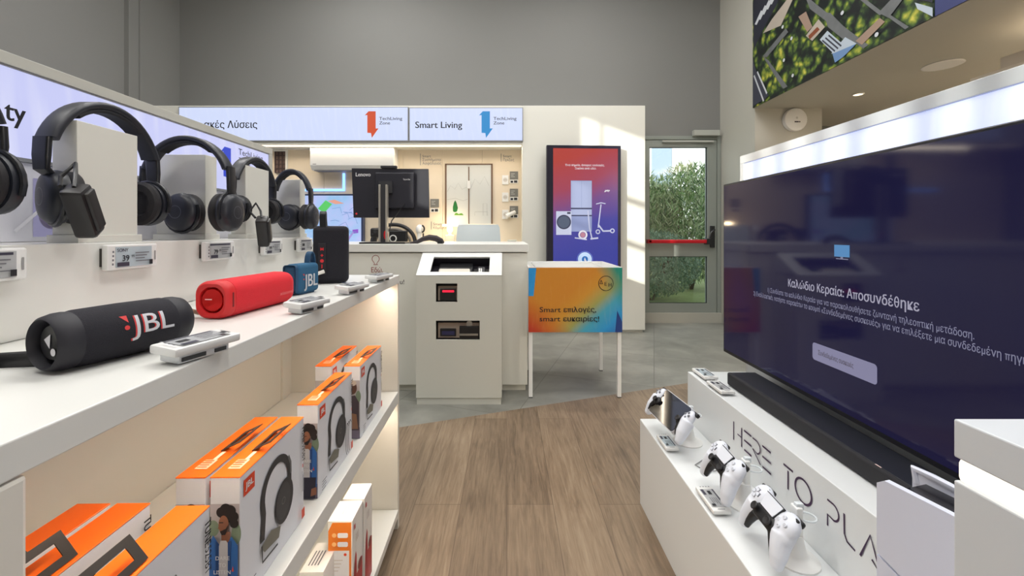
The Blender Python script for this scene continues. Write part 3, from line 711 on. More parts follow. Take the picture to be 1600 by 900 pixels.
b.line([(U(380), V(540)), (U(415), V(582)), (U(470), V(580))], .018, sc_); b.ring(U(378), V(586), .026, .012, sc_); b.ring(U(480), V(580), .026, .012, sc_)
b.ring(U(272), V(606), .05, .018, wt); b.circ(U(272), V(606), .028, e('advert_rose', (190, 130, 150), .7)); b.line([(U(215), V(625)), (U(300), V(636))], .014, sc_)
b.line([(U(308), V(450)), (U(318), V(560)), (U(336), V(630))], .014, sc_); b.line([(U(325), V(632)), (U(380), V(626))], .018, sc_)
b.line([(U(424), V(330)), (U(442), V(320)), (U(462), V(322))], .012, wt); b.line([(U(428), V(318)), (U(455), V(330))], .006, wt)
b.circ(U(286), V(762), .076, e('advert_ring', (190, 214, 244), .85)); b.ring(U(286), V(762), .088, .006, e('advert_ring2', (110, 130, 214), .8)); b.circ(U(286), V(762), .034, e('advert_blue', (28, 104, 178), .8))
b.line([(U(283), V(772)), (U(286), V(752)), (U(290), V(768))], .009, wt); b.circ(U(292), V(772), .007, wt)
b.build('advert_picture', ds, smooth=False)
b = MB(GUN); b.box(-.15, .15, .06, .09, .4, .9); b.build('wall_bracket', ds, smooth=False)
# ---------------------------------------------------------------- reception counter
CYf = 2.92; s_c = F/CYf
ct = thing('reception_counter', 'long white reception counter with thick top across the middle', 'counter', (-1.0, CYf, 0))
xr_c = 34/s_c; zt_c = CH-18.5/s_c; zb_c = CH-31/s_c
b = MB(WHITE); b.box(-2.6, xr_c, CYf, 3.75, zb_c, zt_c, .003); b.build('counter_top', ct, ID)
b = MB(WHITE2); b.box(-2.6, xr_c-.008, CYf+.012, CYf+.05, .045, zb_c-.006, .002); b.box(xr_c-.045, xr_c-.008, CYf+.05, 3.7, .045, zb_c); b.build('front_panel', ct, ID)
b = MB(mat('plinth_white', (206, 204, 192), .6)); b.box(-2.6, xr_c-.02, CYf+.035, CYf+.06, 0, .045); b.build('plinth', ct, ID)
b = MB(WHITE2); b.box(-2.6, xr_c-.05, CYf+.05, 3.70, zb_c-.02, zb_c); b.build('under_panel', ct, ID, smooth=False)
TR_ = mat('print_dark_red', (140, 56, 50), .6); Yc = CYf+.012; k = Yc/F
b = MB(); b.plane((0, Yc, 0), X, Z)
u, v = px2(580, 425.5, Yc); b.text('Εδώ,', u, v, 8*k, TR_, width=18.5*k); b.build('lettering', ct, ID, smooth=False); b = MB(); b.plane((0, Yc, 0), X, Z)
u, v = px2(587, 404.5, Yc); b.ring(u, v, 6*k, .9*k, TR_, a0=-PI*.32, a1=PI*1.32); b.line([(u-3.2*k, v-5*k), (u-1.4*k, v-7.5*k), (u-3.4*k, v-9*k), (u+3.4*k, v-9*k), (u+1.4*k, v-7.5*k), (u+3.2*k, v-5*k)], .9*k, TR_); b.build('pin_symbol', ct, ID, smooth=False); b = MB(); b.plane((0, Yc, 0), X, Z)
u, v = px2(625, 444, Yc); b.text('u!', u, v, 7.5*k, INK)
b.build('lettering', ct, ID, smooth=False)
# ---------------------------------------------------------------- self-service kiosk
KY = 2.70; s_k = F/KY
kx0, kx1 = -142/s_k, -8/s_k; kz = CH-68.5/s_k
kt = thing('payment_kiosk', 'white self-service payment kiosk with sloped top before the counter', 'kiosk', ((kx0+kx1)/2, KY, 0))
KW = mat('kiosk_white', (214, 214, 204), .45)
zb = zb_c-.004
def kz_px(py): return CH-(py-CY)/s_k
def kx_px(px): return (px-CX)/s_k
H1 = (kx_px(681), kx_px(714.5), kz_px(472), kz_px(443)); H2 = (kx_px(681), kx_px(749.5), kz_px(531), kz_px(501))
bd_ = wall_holes(KY, .012, kx0, kx1, .045, kz, [H1, H2], KW); bd_.box(kx0, kx0+.012, KY+.012, CYf+.011, .045, kz-.002); bd_.box(kx1-.012, kx1, KY+.012, CYf+.011, .045, kz-.002)
bd_.build('front_panel', kt, ID, smooth=False)
b = MB(KW); b.box(kx0+.004, kx1-.004, KY+.006, CYf+.011, 0, .043); b.build('plinth', kt, ID, smooth=False)
# sloped hood with a window
zh0 = kz+.006; sl = Vector((0, CYf-KY, zb-zh0)); L = sl.length; sv = sl.normalized()
Mh = basis((kx0, KY, zh0), X, sv); wk = kx1-kx0
wx0, wx1, wv0, wv1 = .085, wk-.083, L*.14, L*.80
b = MB(mat('hood_white', (226, 227, 224), .3)); b.at(Mh)
for q in ((0, wx0, 0, L), (wx1, wk, 0, L), (wx0, wx1, 0, wv0), (wx0, wx1, wv1, L)): b.box(q[0], q[1], q[2], q[3], -.012, 0)
b.at(); 
for x in (kx0, kx1-.012): b.prism([(KY, kz+.004), (CYf+.011, kz+.004), (CYf+.011, zb-.012), (KY+.01, zh0)], x, x+.012, Matrix(((0, 0, 1, 0), (1, 0, 0, 0), (0, 1, 0, 0), (0, 0, 0, 1))))
hood = b.build('hood', kt, ID, smooth=False)
b = MB(mat('recess_dark', (40, 38, 46), .5)); b.at(Mh); b.box(wx0-.03, wx1+.03, wv0-.02, wv1+.02, -.10, -.085)
for q in ((wx0-.03, wx0-.02, wv0, wv1), (wx1+.02, wx1+.03, wv0, wv1)): b.box(q[0], q[1], q[2], q[3], -.09, -.013)
b.box(wx0-.02, wx1+.02, wv1+.01, wv1+.02, -.09, -.013); b.build('recess', kt, ID, smooth=False)
b = MB(mat('printer_white', (214, 208, 196), .4)); b.at(Mh); b.box(wx0+.05, wx0+.26, wv0-.01, wv0+.06, -.08, -.014, .01); b.build('receipt_printer', kt, ID)
b = MB(BLACK); b.at(Mh); b.box(wx0+.04, wx0+.27, wv0+.07, wv1, -.08, -.05, .005); b.box(wx1-.085, wx1-.03, wv0, wv0+.12, -.08, -.04, .012); b.build('scanner', kt, ID)
b = MB(STEEL); b.at(Mh); b.box(wx1-.11, wx1-.005, wv0, wv0+.13, -.086, -.075); b.box(wx1-.075, wx1-.05, wv0+.045, wv0+.09, -.04, -.036, .004); b.build('scanner_plate', kt, ID)
TAUP = mat('slot_taupe', (176, 160, 146), .5)
for (hx0, hx1, hz0, hz1), nm in ((H1, 'ticket_slot'), (H2, 'card_slots')):
    b = MB(mat('slot_black', (26, 24, 26), .5)); b.box(hx0-.01, hx1+.01, KY+.06, KY+.07, hz0-.01, hz1+.01)
    for q in ((hx0-.01, hx0, hz0, hz1), (hx1, hx1+.01, hz0, hz1)): b.box(q[0], q[1], KY+.013, KY+.065, q[2], q[3])
    b.box(hx0, hx1, KY+.013, KY+.065, hz1, hz1+.01); b.box(hx0, hx1, KY+.013, KY+.065, hz0-.01, hz0)
    sl_ = b.build(nm, kt, ID, smooth=False)
    b = MB(TAUP); b.box(hx0+.01, hx1-.004, KY+.03, KY+.05, hz0+.006, hz1-.02); b.build('slot_plate', sl_, ID, smooth=False)
    b = MB(BLACK)
    if nm == 'ticket_slot':
        b.box(kx_px(687), kx_px(712), KY+.012, KY+.03, kz_px(470), kz_px(451.5), .003)
    else:
        b.box(kx_px(687), kx_px(712), KY+.015, KY+.03, kz_px(526.5), kz_px(514.5), .003); b.box(kx_px(717.5), kx_px(748), KY+.006, KY+.03, kz_px(530), kz_px(510.5), .003)
    b.build('reader', sl_, ID)
    b = MB()
    if nm == 'ticket_slot':
        b.m(mat('led_red', (255, 40, 60), .4, emit=(255, 30, 60), es=1.6)); b.box(kx_px(691), kx_px(709), KY+.008, KY+.013, kz_px(457), kz_px(454), .001); b.build('red_light', sl_, ID)
    else:
        b.m(mat('slot_blue', (46, 46, 84), .4)); b.box(kx_px(690), kx_px(710), KY+.01, KY+.016, kz_px(524), kz_px(518)); b.m(STEEL); b.box(kx_px(718), kx_px(747), KY+.0, KY+.008, kz_px(524.5), kz_px(521.5)); b.cyl((kx_px(733), KY+.028, kz_px(507)), (kx_px(733), KY+.02, kz_px(507)), .02); b.build('slot_trim', sl_, ID)
# ---------------------------------------------------------------- promotion bin
BY = 2.81; s_b = F/BY
bx0, bx1 = 33.5/s_b, 180/s_b; bzt = CH-54.5/s_b; bzb = CH-156.5/s_b; bd2 = .58
bt = thing('promotion_bin', 'white four-legged offer bin with orange and blue printed front', 'bin', ((bx0+bx1)/2, BY+bd2/2, 0))
b = MB(SATIN)
b.box(bx0, bx1, BY, BY+.012, bzb, bzt); b.box(bx0, bx1, BY+bd2-.012, BY+bd2, bzb, bzt); b.box(bx0, bx0+.012, BY+.012, BY+bd2-.012, bzb, bzt); b.box(bx1-.012, bx1, BY+.012, BY+bd2-.012, bzb, bzt)
b.box(bx0+.012, bx1-.012, BY+.012, BY+bd2-.012, bzt-.16, bzt-.15); b.build('tray', bt, ID, smooth=False)
b = MB(mat('clear_liner', (214, 216, 216), .2)); b.tube([(bx0+.05, BY+.1, bzt-.005), (bx0+.05, BY+bd2-.05, bzt-.005), (bx1-.1, BY+bd2-.05, bzt-.005), (bx1-.06, BY+.1, bzt-.03)], .004, 6); b.build('liner_rim', bt, ID)
for x in (bx0+.004, bx1-.029):
    for y in (BY+.004, BY+bd2-.03):
        b = MB(SATIN); b.box(x, x+.025, y, y+.025, .006, bzb); b.m(DARK); b.box(x, x+.025, y, y+.025, 0, .006); b.build('leg', bt, ID, smooth=False)
m = mat('bin_print', (200, 130, 50), .4); nb = NB(m); sp = nb.sep(nb.coord('Generated')); u, v = sp[0], sp[2]
st = nb.noise(nb.coord('Generated', (34, 1, 4), (0, .12, 0)), 1.0, 2)
gx = nb.math('ADD', nb.math('MULTIPLY', u, .85), nb.math('MULTIPLY', v, -.62))
c1 = nb.ramp(gx, [(-0.0, (204, 134, 42)), (.16, (206, 146, 48)), (.34, (160, 160, 90)), (.48, (72, 164, 190)), (.66, (44, 150, 210)), (.82, (36, 110, 190))])
redf = nb.math('SUBTRACT', nb.math('MULTIPLY', nb.math('SUBTRACT', .62, v), 1.9), nb.math('MULTIPLY', u, 2.3))
cl = nb.n('ShaderNodeClamp'); nb.l(redf, cl.inputs[0]); c2 = nb.mix(cl.outputs[0], c1, (186, 58, 34))
gr = nb.math('MULTIPLY', nb.math('SUBTRACT', nb.math('ADD', u, nb.math('MULTIPLY', v, .42)), 1.12), 4.5); cl2 = nb.n('ShaderNodeClamp'); nb.l(gr, cl2.inputs[0]); c3 = nb.mix(cl2.outputs[0], c2, (24, 140, 122))
stf = nb.ramp(st, [(.55, (0, 0, 0)), (.72, (70, 70, 70))]); c4 = nb.mix(nb.math('MULTIPLY', stf, .9), c3, (236, 196, 130))
nb.l(c4, nb.b.inputs['Base Color'])
b = MB(m); b.box(bx0, bx1, BY-.006, BY, bzb+.003, bzt-.003); fp = b.build('printed_front', bt, ID, smooth=False)
b = MB(); b.plane((bx0, BY-.006, bzb), X, Z); BW, BH = bx1-bx0, bzt-bzb
b.pg([(0.001, BH*.56), (BW*.055, BH*.56), (BW*.085, BH*.99), (.001, BH*.99)], mat('bin_blue', (44, 150, 220), .4)); b.build('corner_shape', fp, ID, smooth=False); b = MB(); b.plane((bx0, BY-.006, bzb), X, Z); b.pg([(BW*.925, .004), (BW*.998, .004), (BW*.998, BH*.16), (BW*.945, BH*.34)], mat('bin_navy', (30, 62, 130), .4))
b.build('corner_shape', fp, ID, smooth=False); b = MB(); b.plane((bx0, BY-.006, bzb), X, Z); b.lay = 3
b.text('Smart', BW*.12, BH*.315, .036, INK, width=BW*.225); b.text('επιλογές,', BW*.375, BH*.315, .036, INK, bold=.03, width=BW*.345)
b.text('smart', BW*.12, BH*.175, .036, INK, width=BW*.22); b.text('ευκαιρίες!', BW*.372, BH*.175, .036, INK, bold=.03, width=BW*.38)
b.build('slogan', fp, ID, smooth=False); b = MB(); b.plane((bx0, BY-.006, bzb), X, Z); b.lay = 3
b.ring(BW*.825, BH*.755, .051, .004, INK); b.text('Δ', BW*.775, BH*.745, .026, INK, 'C', .012); b.text('Ε', BW*.822, BH*.72, .024, INK, 'C', .012); b.text('Η', BW*.868, BH*.705, .024, INK, 'C', .03)
b.build('logo', fp, ID, smooth=False)
# ---------------------------------------------------------------- monitor on the counter
MY = 3.12; s_m = F/MY
mo = thing('desktop_monitor', 'black monitor seen from behind on pole stand on counter', 'monitor', ((603-CX)/s_m, MY, zt_c))
mp = lambda x, y, Y=MY: px2(x, y, Y)
b = MB(mat('monitor_back', (33, 33, 43), .5)); c = [mp(549.5, 263), mp(669, 264), mp(670.5, 340), mp(552.5, 340)]
b.prism([c[3], c[2], c[1], c[0]], 0, .022, Matrix(((1, 0, 0, 0), (0, 0, 1, MY+.0), (0, 1, 0, 0), (0, 0, 0, 1))))
x0, z0 = mp(587, 326); x1, z1 = mp(648, 270); b.box(x0, x1, MY-.022, MY+.002, z0, z1, .008); b.build('housing', mo, ID)
b = MB(mat('monitor_front', (16, 16, 20), .15)); b.prism([mp(553, 338), mp(669, 338), mp(668, 266), mp(551, 266)], .0221, .024, Matrix(((1, 0, 0, 0), (0, 0, 1, MY), (0, 1, 0, 0), (0, 0, 0, 1)))); b.build('screen', mo, ID)
b = MB(DARK); x0, z0 = mp(595, 263); x1, z1 = mp(620, 259); b.box(x0, x1, MY-.01, MY+.02, z0, z1, .003); b.build('webcam', mo, ID)
b = MB(mat('pole_steel', (168, 164, 156), .35, .25)); x0, z0 = mp(596, 381); x1, z1 = mp(609, 290); b.box(x0, x0+.014, MY-.075, MY-.03, zt_c+.012, z1, .002); b.box(x1-.012, x1, MY-.075, MY-.03, zt_c+.012, z1, .002); b.m(DARK); b.box(x0+.014, x1-.012, MY-.068, MY-.03, zt_c+.012, z1)
b.box((x0+x1)/2-.04, (x0+x1)/2+.06, MY-.04, MY-.02, z1-.06, z1+.03); b.build('pole', mo, ID)
b = MB(mat('cable_hole_red', (206, 24, 34), .4)); b.plane((0, MY-.0685, 0), X, Z); u, v = mp(602.5, 367, MY-.07); b.circ(u, v, .014, MATS['cable_hole_red'], .034); b.build('cable_hole', mo, ID, label='red oval cable opening')
b = MB(BLACK); x0, z0 = mp(571, 380); x1, z1 = mp(640, 380); b.box(x0, x1, MY-.14, MY+.10, zt_c, zt_c+.012, .004); b.build('stand_base', mo, ID)
b = MB(); b.plane((0, MY, 0), X, Z); k = MY/F; u, v = mp(556, 275.5); b.text('Lenovo', u, v, 6.2*k, mat('logo_silver', (214, 214, 218), .35), width=23*k, bold=.03)
u, v = mp(557, 334); b.circ(u, v, 1.6*k, mat('sticker_red', (220, 60, 66), .5)); b.build('logo', mo, ID, smooth=False)
b = MB(); b.plane((0, MY-.022, 0), X, Z); u, v = mp(631, 282); b.text('Tiny-in-One', u, v, 2.6*k, MATS['logo_silver'], width=11*k, bold=.02); b.build('model_mark', mo, ID, smooth=False)
b = MB(BLACK); pts = [P(632, 318, MY-.03), P(621, 333, MY-.04), P(612, 345, MY-.03), P(608, 362, MY-.02)]; b.tube(pts, .004, 8); b.build('power_cable', mo, ID)
# cable / handset arch on the counter to the right
t = thing('barcode_scanner', 'dark curved scanner handset lying on counter right of monitor', 'scanner', (P(668, 381, 3.05).x, 3.05, zt_c))
b = MB(mat('handset_brown_black', (52, 46, 50), .45)); pp = [P(x, y, 3.05) for x, y in ((641, 380.5), (652, 378), (661, 373.5), (671, 371), (681, 372.5), (689, 376.5), (693, 380.3))]
b.tube(pp, .012, 10, scales=[.45, .7, .9, 1.1, 1.2, 1.1, .6], ry=.02); b.build('handle', t, ID)
b = MB(BLACK); p = P(688, 379.6, 3.05); b.box(p.x-.02, p.x+.02, 3.03, 3.08, zt_c, zt_c+.022, .005); b.build('head', t, ID)
b = MB(BLACK); b.tube([P(641, 380.6, 3.05), P(630, 381.4, 3.02), P(615, 381, 3.0), P(600, 381.5, 2.99)], .004, 6); b.build('cord', t, ID)
# ---------------------------------------------------------------- office chair behind the counter
OY = 4.05; s_o = F/OY
ch = thing('office_chair', 'office chair with pale blue backrest behind the counter', 'chair', ((748-CX)/s_o, OY-.1, 0))
zc1 = CH-(351-CY)/s_o
b = MB(mat('chair_pale_blue', (226, 236, 240), .6)); pr = []
for i in range(9):
    a = -1+i/4; pr.append((a*.215, .05*a*a))
vs = []; fs = []
for k, (z, w) in enumerate(((.62, .86), (.75, 1.02), (.95, 1.02), (zc1-.03, .95), (zc1, .88))):
    for (x, y) in pr: vs.append((x*w, -y+.10, z))
    for (x, y) in pr: vs.append((x*w, -y+.145, z))
for k in range(4):
    for i in range(8):
        a = k*18+i; fs.append((a, a+1, a+19, a+18)); a += 9; fs.append((a+1, a, a+18, a+19))
    fs.append((k*18, k*18+18, k*18+27, k*18+9)); fs.append((k*18+8, k*18+17, k*18+35, k*18+26))
for i in range(8): fs.append((72+i, 73+i, 82+i, 81+i)); fs.append((i+1, i, 9+i, 10+i))
b.raw(vs, fs); bmesh.ops.recalc_face_normals(b.bm, faces=b.bm.faces[:]); b.build('backrest', ch)
b = MB(MATS['chair_pale_blue']); b.box(-.23, .23, -.30, .12, .52, .59, .025, 3); b.build('seat', ch)
b = MB(GUN); b.tube([(0, .16, .9), (0, .19, .62), (0, .1, .505), (0, -.1, .505)], .02, 8); b.cyl((0, -.1, .08), (0, -.1, .52), .025); b.build('pillar', ch)
b = MB(BLACK)
for i in range(5):
    a = i*2*PI/5; b.tube([(0, -.1, .11), (.3*math.cos(a), -.1+.3*math.sin(a), .075)], .02, 8)
b.build('star_base', ch)
for i in range(5):
    a = i*2*PI/5; x, y = .3*math.cos(a), -.1+.3*math.sin(a); b = MB(BLACK); b.cyl((x-.015, y, .028), (x+.015, y, .028), .028, seg=16); b.cyl((x, y, .03), (x, y, .07), .008, seg=8); b.build('caster', ch)
# ================================================================ LEFT SHELF UNIT (frame turned 1.06 degrees)
TH = math.radians(1.06); ML = Matrix.Translation((0, .006, 0)) @ Matrix.Rotation(TH, 4, 'Z')
def Lp(x, y, z=0): return ML @ Vector((x, y, z))
def lth(nm, label, cat, x, y, z, rot=0, group=None): return thing(nm, label, cat, Lp(x, y, z), TH+rot, group)
XF, XR, XS = -.38, -.72, -.87            # shelf front, riser face, sign face
YE, Y0 = 1.59, -.7
ZT, ZL, ZM, ZB = CH-.162, CH-.0184, .52, .075
lu = lth('display_shelf', 'long white display shelf unit with headphone ledge and open bays', 'shelf unit', -.6, .6, 0)
b = MB(WHITE); b.box(-.80, XF, Y0, YE, ZT-.031, ZT, .0015); b.build('top_shelf', lu, ML)
b = MB(WHITE); b.box(-.90, XR, Y0, YE-.003, ZT+.0005, ZL, .002); b.build('headphone_ledge', lu, ML)
WI = mat('shelf_inner_white', (228, 224, 214), .5)
b = MB(WI); b.box(-.80, -.78, Y0, YE-.02, .0, ZT-.032); b.box(-.78, -.772, 1.495, 1.53, ZB, ZT-.034); b.build('back_panel', lu, ML, smooth=False)
b = MB(WI); b.box(-.80, XF-.002, YE-.02, YE, 0, ZT-.032, .001); b.build('end_panel', lu, ML)
b = MB(WI); b.box(-.78, XF, .297, .337, 0, ZT-.032, .004, 2); b.build('divider', lu, ML)
b = MB(WHITE); b.box(-.778, XF, .338, YE-.021, ZM-.042, ZM, .0015); b.build('middle_shelf', lu, ML)
b = MB(WHITE); b.box(-.778, XF, .338, YE-.021, ZB-.028, ZB, .0015); b.build('bottom_shelf', lu, ML)
b = MB(DARK); b.box(-.778, XF-.05, Y0, YE-.021, 0, ZB-.03); b.build('plinth', lu, ML, smooth=False)
LW = mat('shelf_led', (255, 236, 214), .5, emit=(255, 230, 200), es=2.5)
for z in (ZT-.033, ZM-.044):
    b = MB(LW); b.box(-.43, -.418, .345, YE-.03, z-.006, z); b.build('light_strip', lu, ML, smooth=False)
    c = Lp(-.432, .95, z-.012); area('shelf_strip_light', c, (0, math.radians(-16), TH), .015, 1.2, 2.6 if z > .6 else 1.9, (1, .85, .68))
b = MB(mat('back_frame_grey', (196, 196, 188), .45)); b.box(-.935, XS-.02, Y0, YE, 1.0, 1.438); b.build('rear_panel', lu, ML, smooth=False)
ls = lth('lightbox_sign', 'illuminated sign with dark blue arrow logo behind the headphones', 'sign', -.9, .6, ZL)
b = MB(mat('sign_cap', (190, 190, 182), .45)); b.box(-.935, XS+.003, Y0, YE+.012, 1.4165, 1.4385, .001); b.box(-.935, XS+.003, YE-.008, YE+.012, ZL+.001, 1.416, .001); b.build('frame', ls, ML)
b = MB(MATS['sign_frame']); b.box(XS-.02, XS+.001, Y0, YE-.01, 1.249, 1.256); b.box(XS-.02, XS+.001, Y0, YE-.01, 1.413, 1.4163); b.build('frame_line', ls, ML, smooth=False)
b = MB(SIGNL); b.box(XS-.02, XS-.001, Y0, YE-.01, 1.2565, 1.4128); b.build('screen', ls, ML, smooth=False)
def lpx(px, py, x):                       # pixel -> (y, z) on the left plane x
    s_ = (780-px)/(-x); return F/s_, CH-(py-CY)/s_
b = MB(); b.plane((XS-.001, 0, 0), Y_, Z)
u, v = lpx(18, 186, XS); u2, _ = lpx(50, 196, XS); b.text('ty', u, v-.003, .037, INK, width=u2-u, bold=.02); b.build('lettering', ls, ML, smooth=False); b = MB(); b.plane((XS-.001, 0, 0), Y_, Z)
u, v = lpx(349, 246, XS); b.at(Matrix.Identity(4)); logo(b, u, 1.275, .118, mat('logo_deep_blue', (62, 88, 236), .5, emit=(62, 88, 236), es=.6)); b.build('logo', ls, ML, smooth=False); b = MB(); b.plane((XS-.001, 0, 0), Y_, Z)
u, v = lpx(376, 240, XS); u2, _ = lpx(413, 250, XS); b.text('TechLiving', u, v-.004, .021, INK, width=u2-u); b.text('Zone', u, v-.034, .021, INK, width=(u2-u)*.45)
b.build('logo_text', ls, ML, smooth=False)
# backlit poster strip below the sign
pm = mat('poster_lilac', (190, 186, 226), .4, emit=(190, 186, 230), es=.35)
b = MB(mat('poster_pale', (224, 224, 232), .4)); b.box(XS-.02, XS-.004, Y0, YE-.01, ZL+.001, 1.2485)
ps = tag(b.build('poster_strip', None, ML, smooth=False), 'pale lilac poster strip between ledge and left sign', 'poster')
for y in (.35, .62, .79, .93, 1.16, 1.38):
    b = MB(); b.plane((XS-.004, 0, 0), Y_, Z); b.rect(y, ZL+.01, y+.07, ZL+.12, pm); b.circ(y+.03, ZL+.055, .022, mat('poster_grey', (128, 120, 150), .5), .03); b.line([(y-.03, ZL+.02), (y+.02, ZL+.07), (y+.09, ZL+.1)], .006, mat('poster_white', (240, 240, 246), .5)); b.build('printed_picture', ps, ML, smooth=False)
# ---------------------------------------------------------------- price tags
def price_tag(label, kind, T, group=None, w=.11, h=.047, stand=False, clip=True, price=None, brand=None, blue=False):
    t = thing('price_tag', label, 'price tag', T.to_translation(), T.to_euler(), group)
    b = MB(SATIN); b.box(-w/2, w/2, -.011, 0, 0, h, .003); b.build('case', t)
    sc_ = EINKB if blue else EINK
    b = MB(); b.plane((0, -.011, 0), X, Z); x0, x1, z0, z1 = -w*.36, w*.36, h*.1, h*.9
    b.rect(x0, z0, x1, z1, sc_); tw = x1-x0; th_ = z1-z0
    b.rect(x0, z1-.08*th_-.06*th_, x0+tw*.95, z1-.04*th_, EINKD) if not brand else b.text(brand, x0+.003, z1-.24*th_, th_*.17, EINKD, bold=.02)
    if price: b.text(price, x0+tw*.17, z0+.30*th_, th_*.30, INK, bold=.02); b.text('99', x0+tw*.40, z0+.46*th_, th_*.14, INK)
    else: b.rect(x0+tw*.1, z0+.42*th_, x0+tw*.32, z0+.66*th_, INK)
    b.rect(x0+.002, z0+.04*th_, x0+tw*.34, z0+.24*th_, EINKD)
    for q in range(4): b.rect(x0+tw*.5, z0+th_*(.66-q*.14), x0+tw*(.9-.07*(q % 3)), z0+th_*(.71-q*.14), INKG)
    for q in range(4): b.rect(-w*.45, h*(.2+q*.16), -w*.42, h*(.28+q*.16), INKG)
    b.rect(x1-.010, z0+.05*th_, x1-.002, z0+.3*th_, INK)
    b.build('screen', t, smooth=False)
    b = MB(mat('tag_mark', (150, 150, 150), .5)); b.plane((0, -.011, 0), X, Z); b.rrect(w*.42, h*.3, w*.45, h*.7, .0012, MATS['tag_mark'])
    b.build('case_mark', t, smooth=False)
    if stand:
        b = MB(CLEAR); b.box(-w*.42, w*.42, .0, .004, h*.1, h*.8, .001); b.box(-w*.42, w*.42, .004, .016, h*.05, h*.8, .002); b.build('clear_base', t)
        b = MB(CLEARD); b.box(-w*.25, w*.1, .006, .0165, h*.02, h*.06); b.box(w*.2, w*.36, .006, .0165, h*.02, h*.06); b.build('base_magnet', t)
    elif clip:
        b = MB(mat('tag_clip', (60, 56, 52), .5)); b.box(-w*.47, w*.3, 0, .006, h*.15, h*.85); b.build('clip', t)
    return t
UP = Matrix.Rotation(PI/2, 4, 'Z')
tags_l = [(.5725, None, None, False, 'first price tag on ledge front at left edge, dense dark text'), (.808, '39', 'SONY', True, 'price tag showing 39 on ledge below the second headphone stand'), (1.057, '79', None, False, 'price tag showing 79 on ledge below the third stand'),
          (1.303, '99', None, False, 'price tag on ledge below the fourth headphone stand'), (1.522, None, None, False, 'farthest price tag on ledge just left of black strap speaker')]
for y, pr_, br_, bl, lab in tags_l:
    T = ML @ Matrix.Translation((XR+.0062, y, 1.0505)) @ UP; price_tag(lab, 0, T, 'price tags on the headphone ledge', price=pr_, brand=br_, blue=bl)
def flat_tag(px, py, label, z, plane_x=None, rot=0, tilt=62, group=None, w=.10, price=None, frame=ML, vp=780):
    s_ = (py-CY)/(CH-z); x = (px-vp)/s_; y = F/s_
    T = frame @ Matrix.Translation((x, y, z+.0165)) @ Matrix.Rotation(rot, 4, 'Z') @ Matrix.Rotation(math.radians(-tilt), 4, 'X')
    return T
def shelf_tag(y, x, label, w=.10):
    T = ML @ Matrix.Translation((x+.026, y-.006, ZT+.0115)) @ Matrix.Rotation(math.radians(90-17), 4, 'Z') @ Matrix.Rotation(math.radians(-86), 4, 'X')
    t = price_tag(label, 0, T, 'price tags on the speaker shelf', w=w, h=.044, clip=False)
    b = MB(CLEAR); b.box(-w*.40, w*.36, .0002, .0108, .006, .038, .002); b.build('clear_base', t)
    b = MB(CLEARD); b.box(-w*.36, -w*.02, .003, .008, .0045, .0062); b.box(w*.12, w*.3, .003, .008, .0045, .0062); b.build('base_magnet', t)
shelf_tag(.543, -.398, 'nearest price tag lying in front of the large black speaker', .088)
shelf_tag(.853, -.398, 'price tag lying on shelf in front of red speaker end', .085)
shelf_tag(1.108, -.396, 'price tag with blue screen lying in front of black strap speaker', .09)
shelf_tag(1.365, -.398, 'farthest price tag lying at the end corner of speaker shelf', .10)
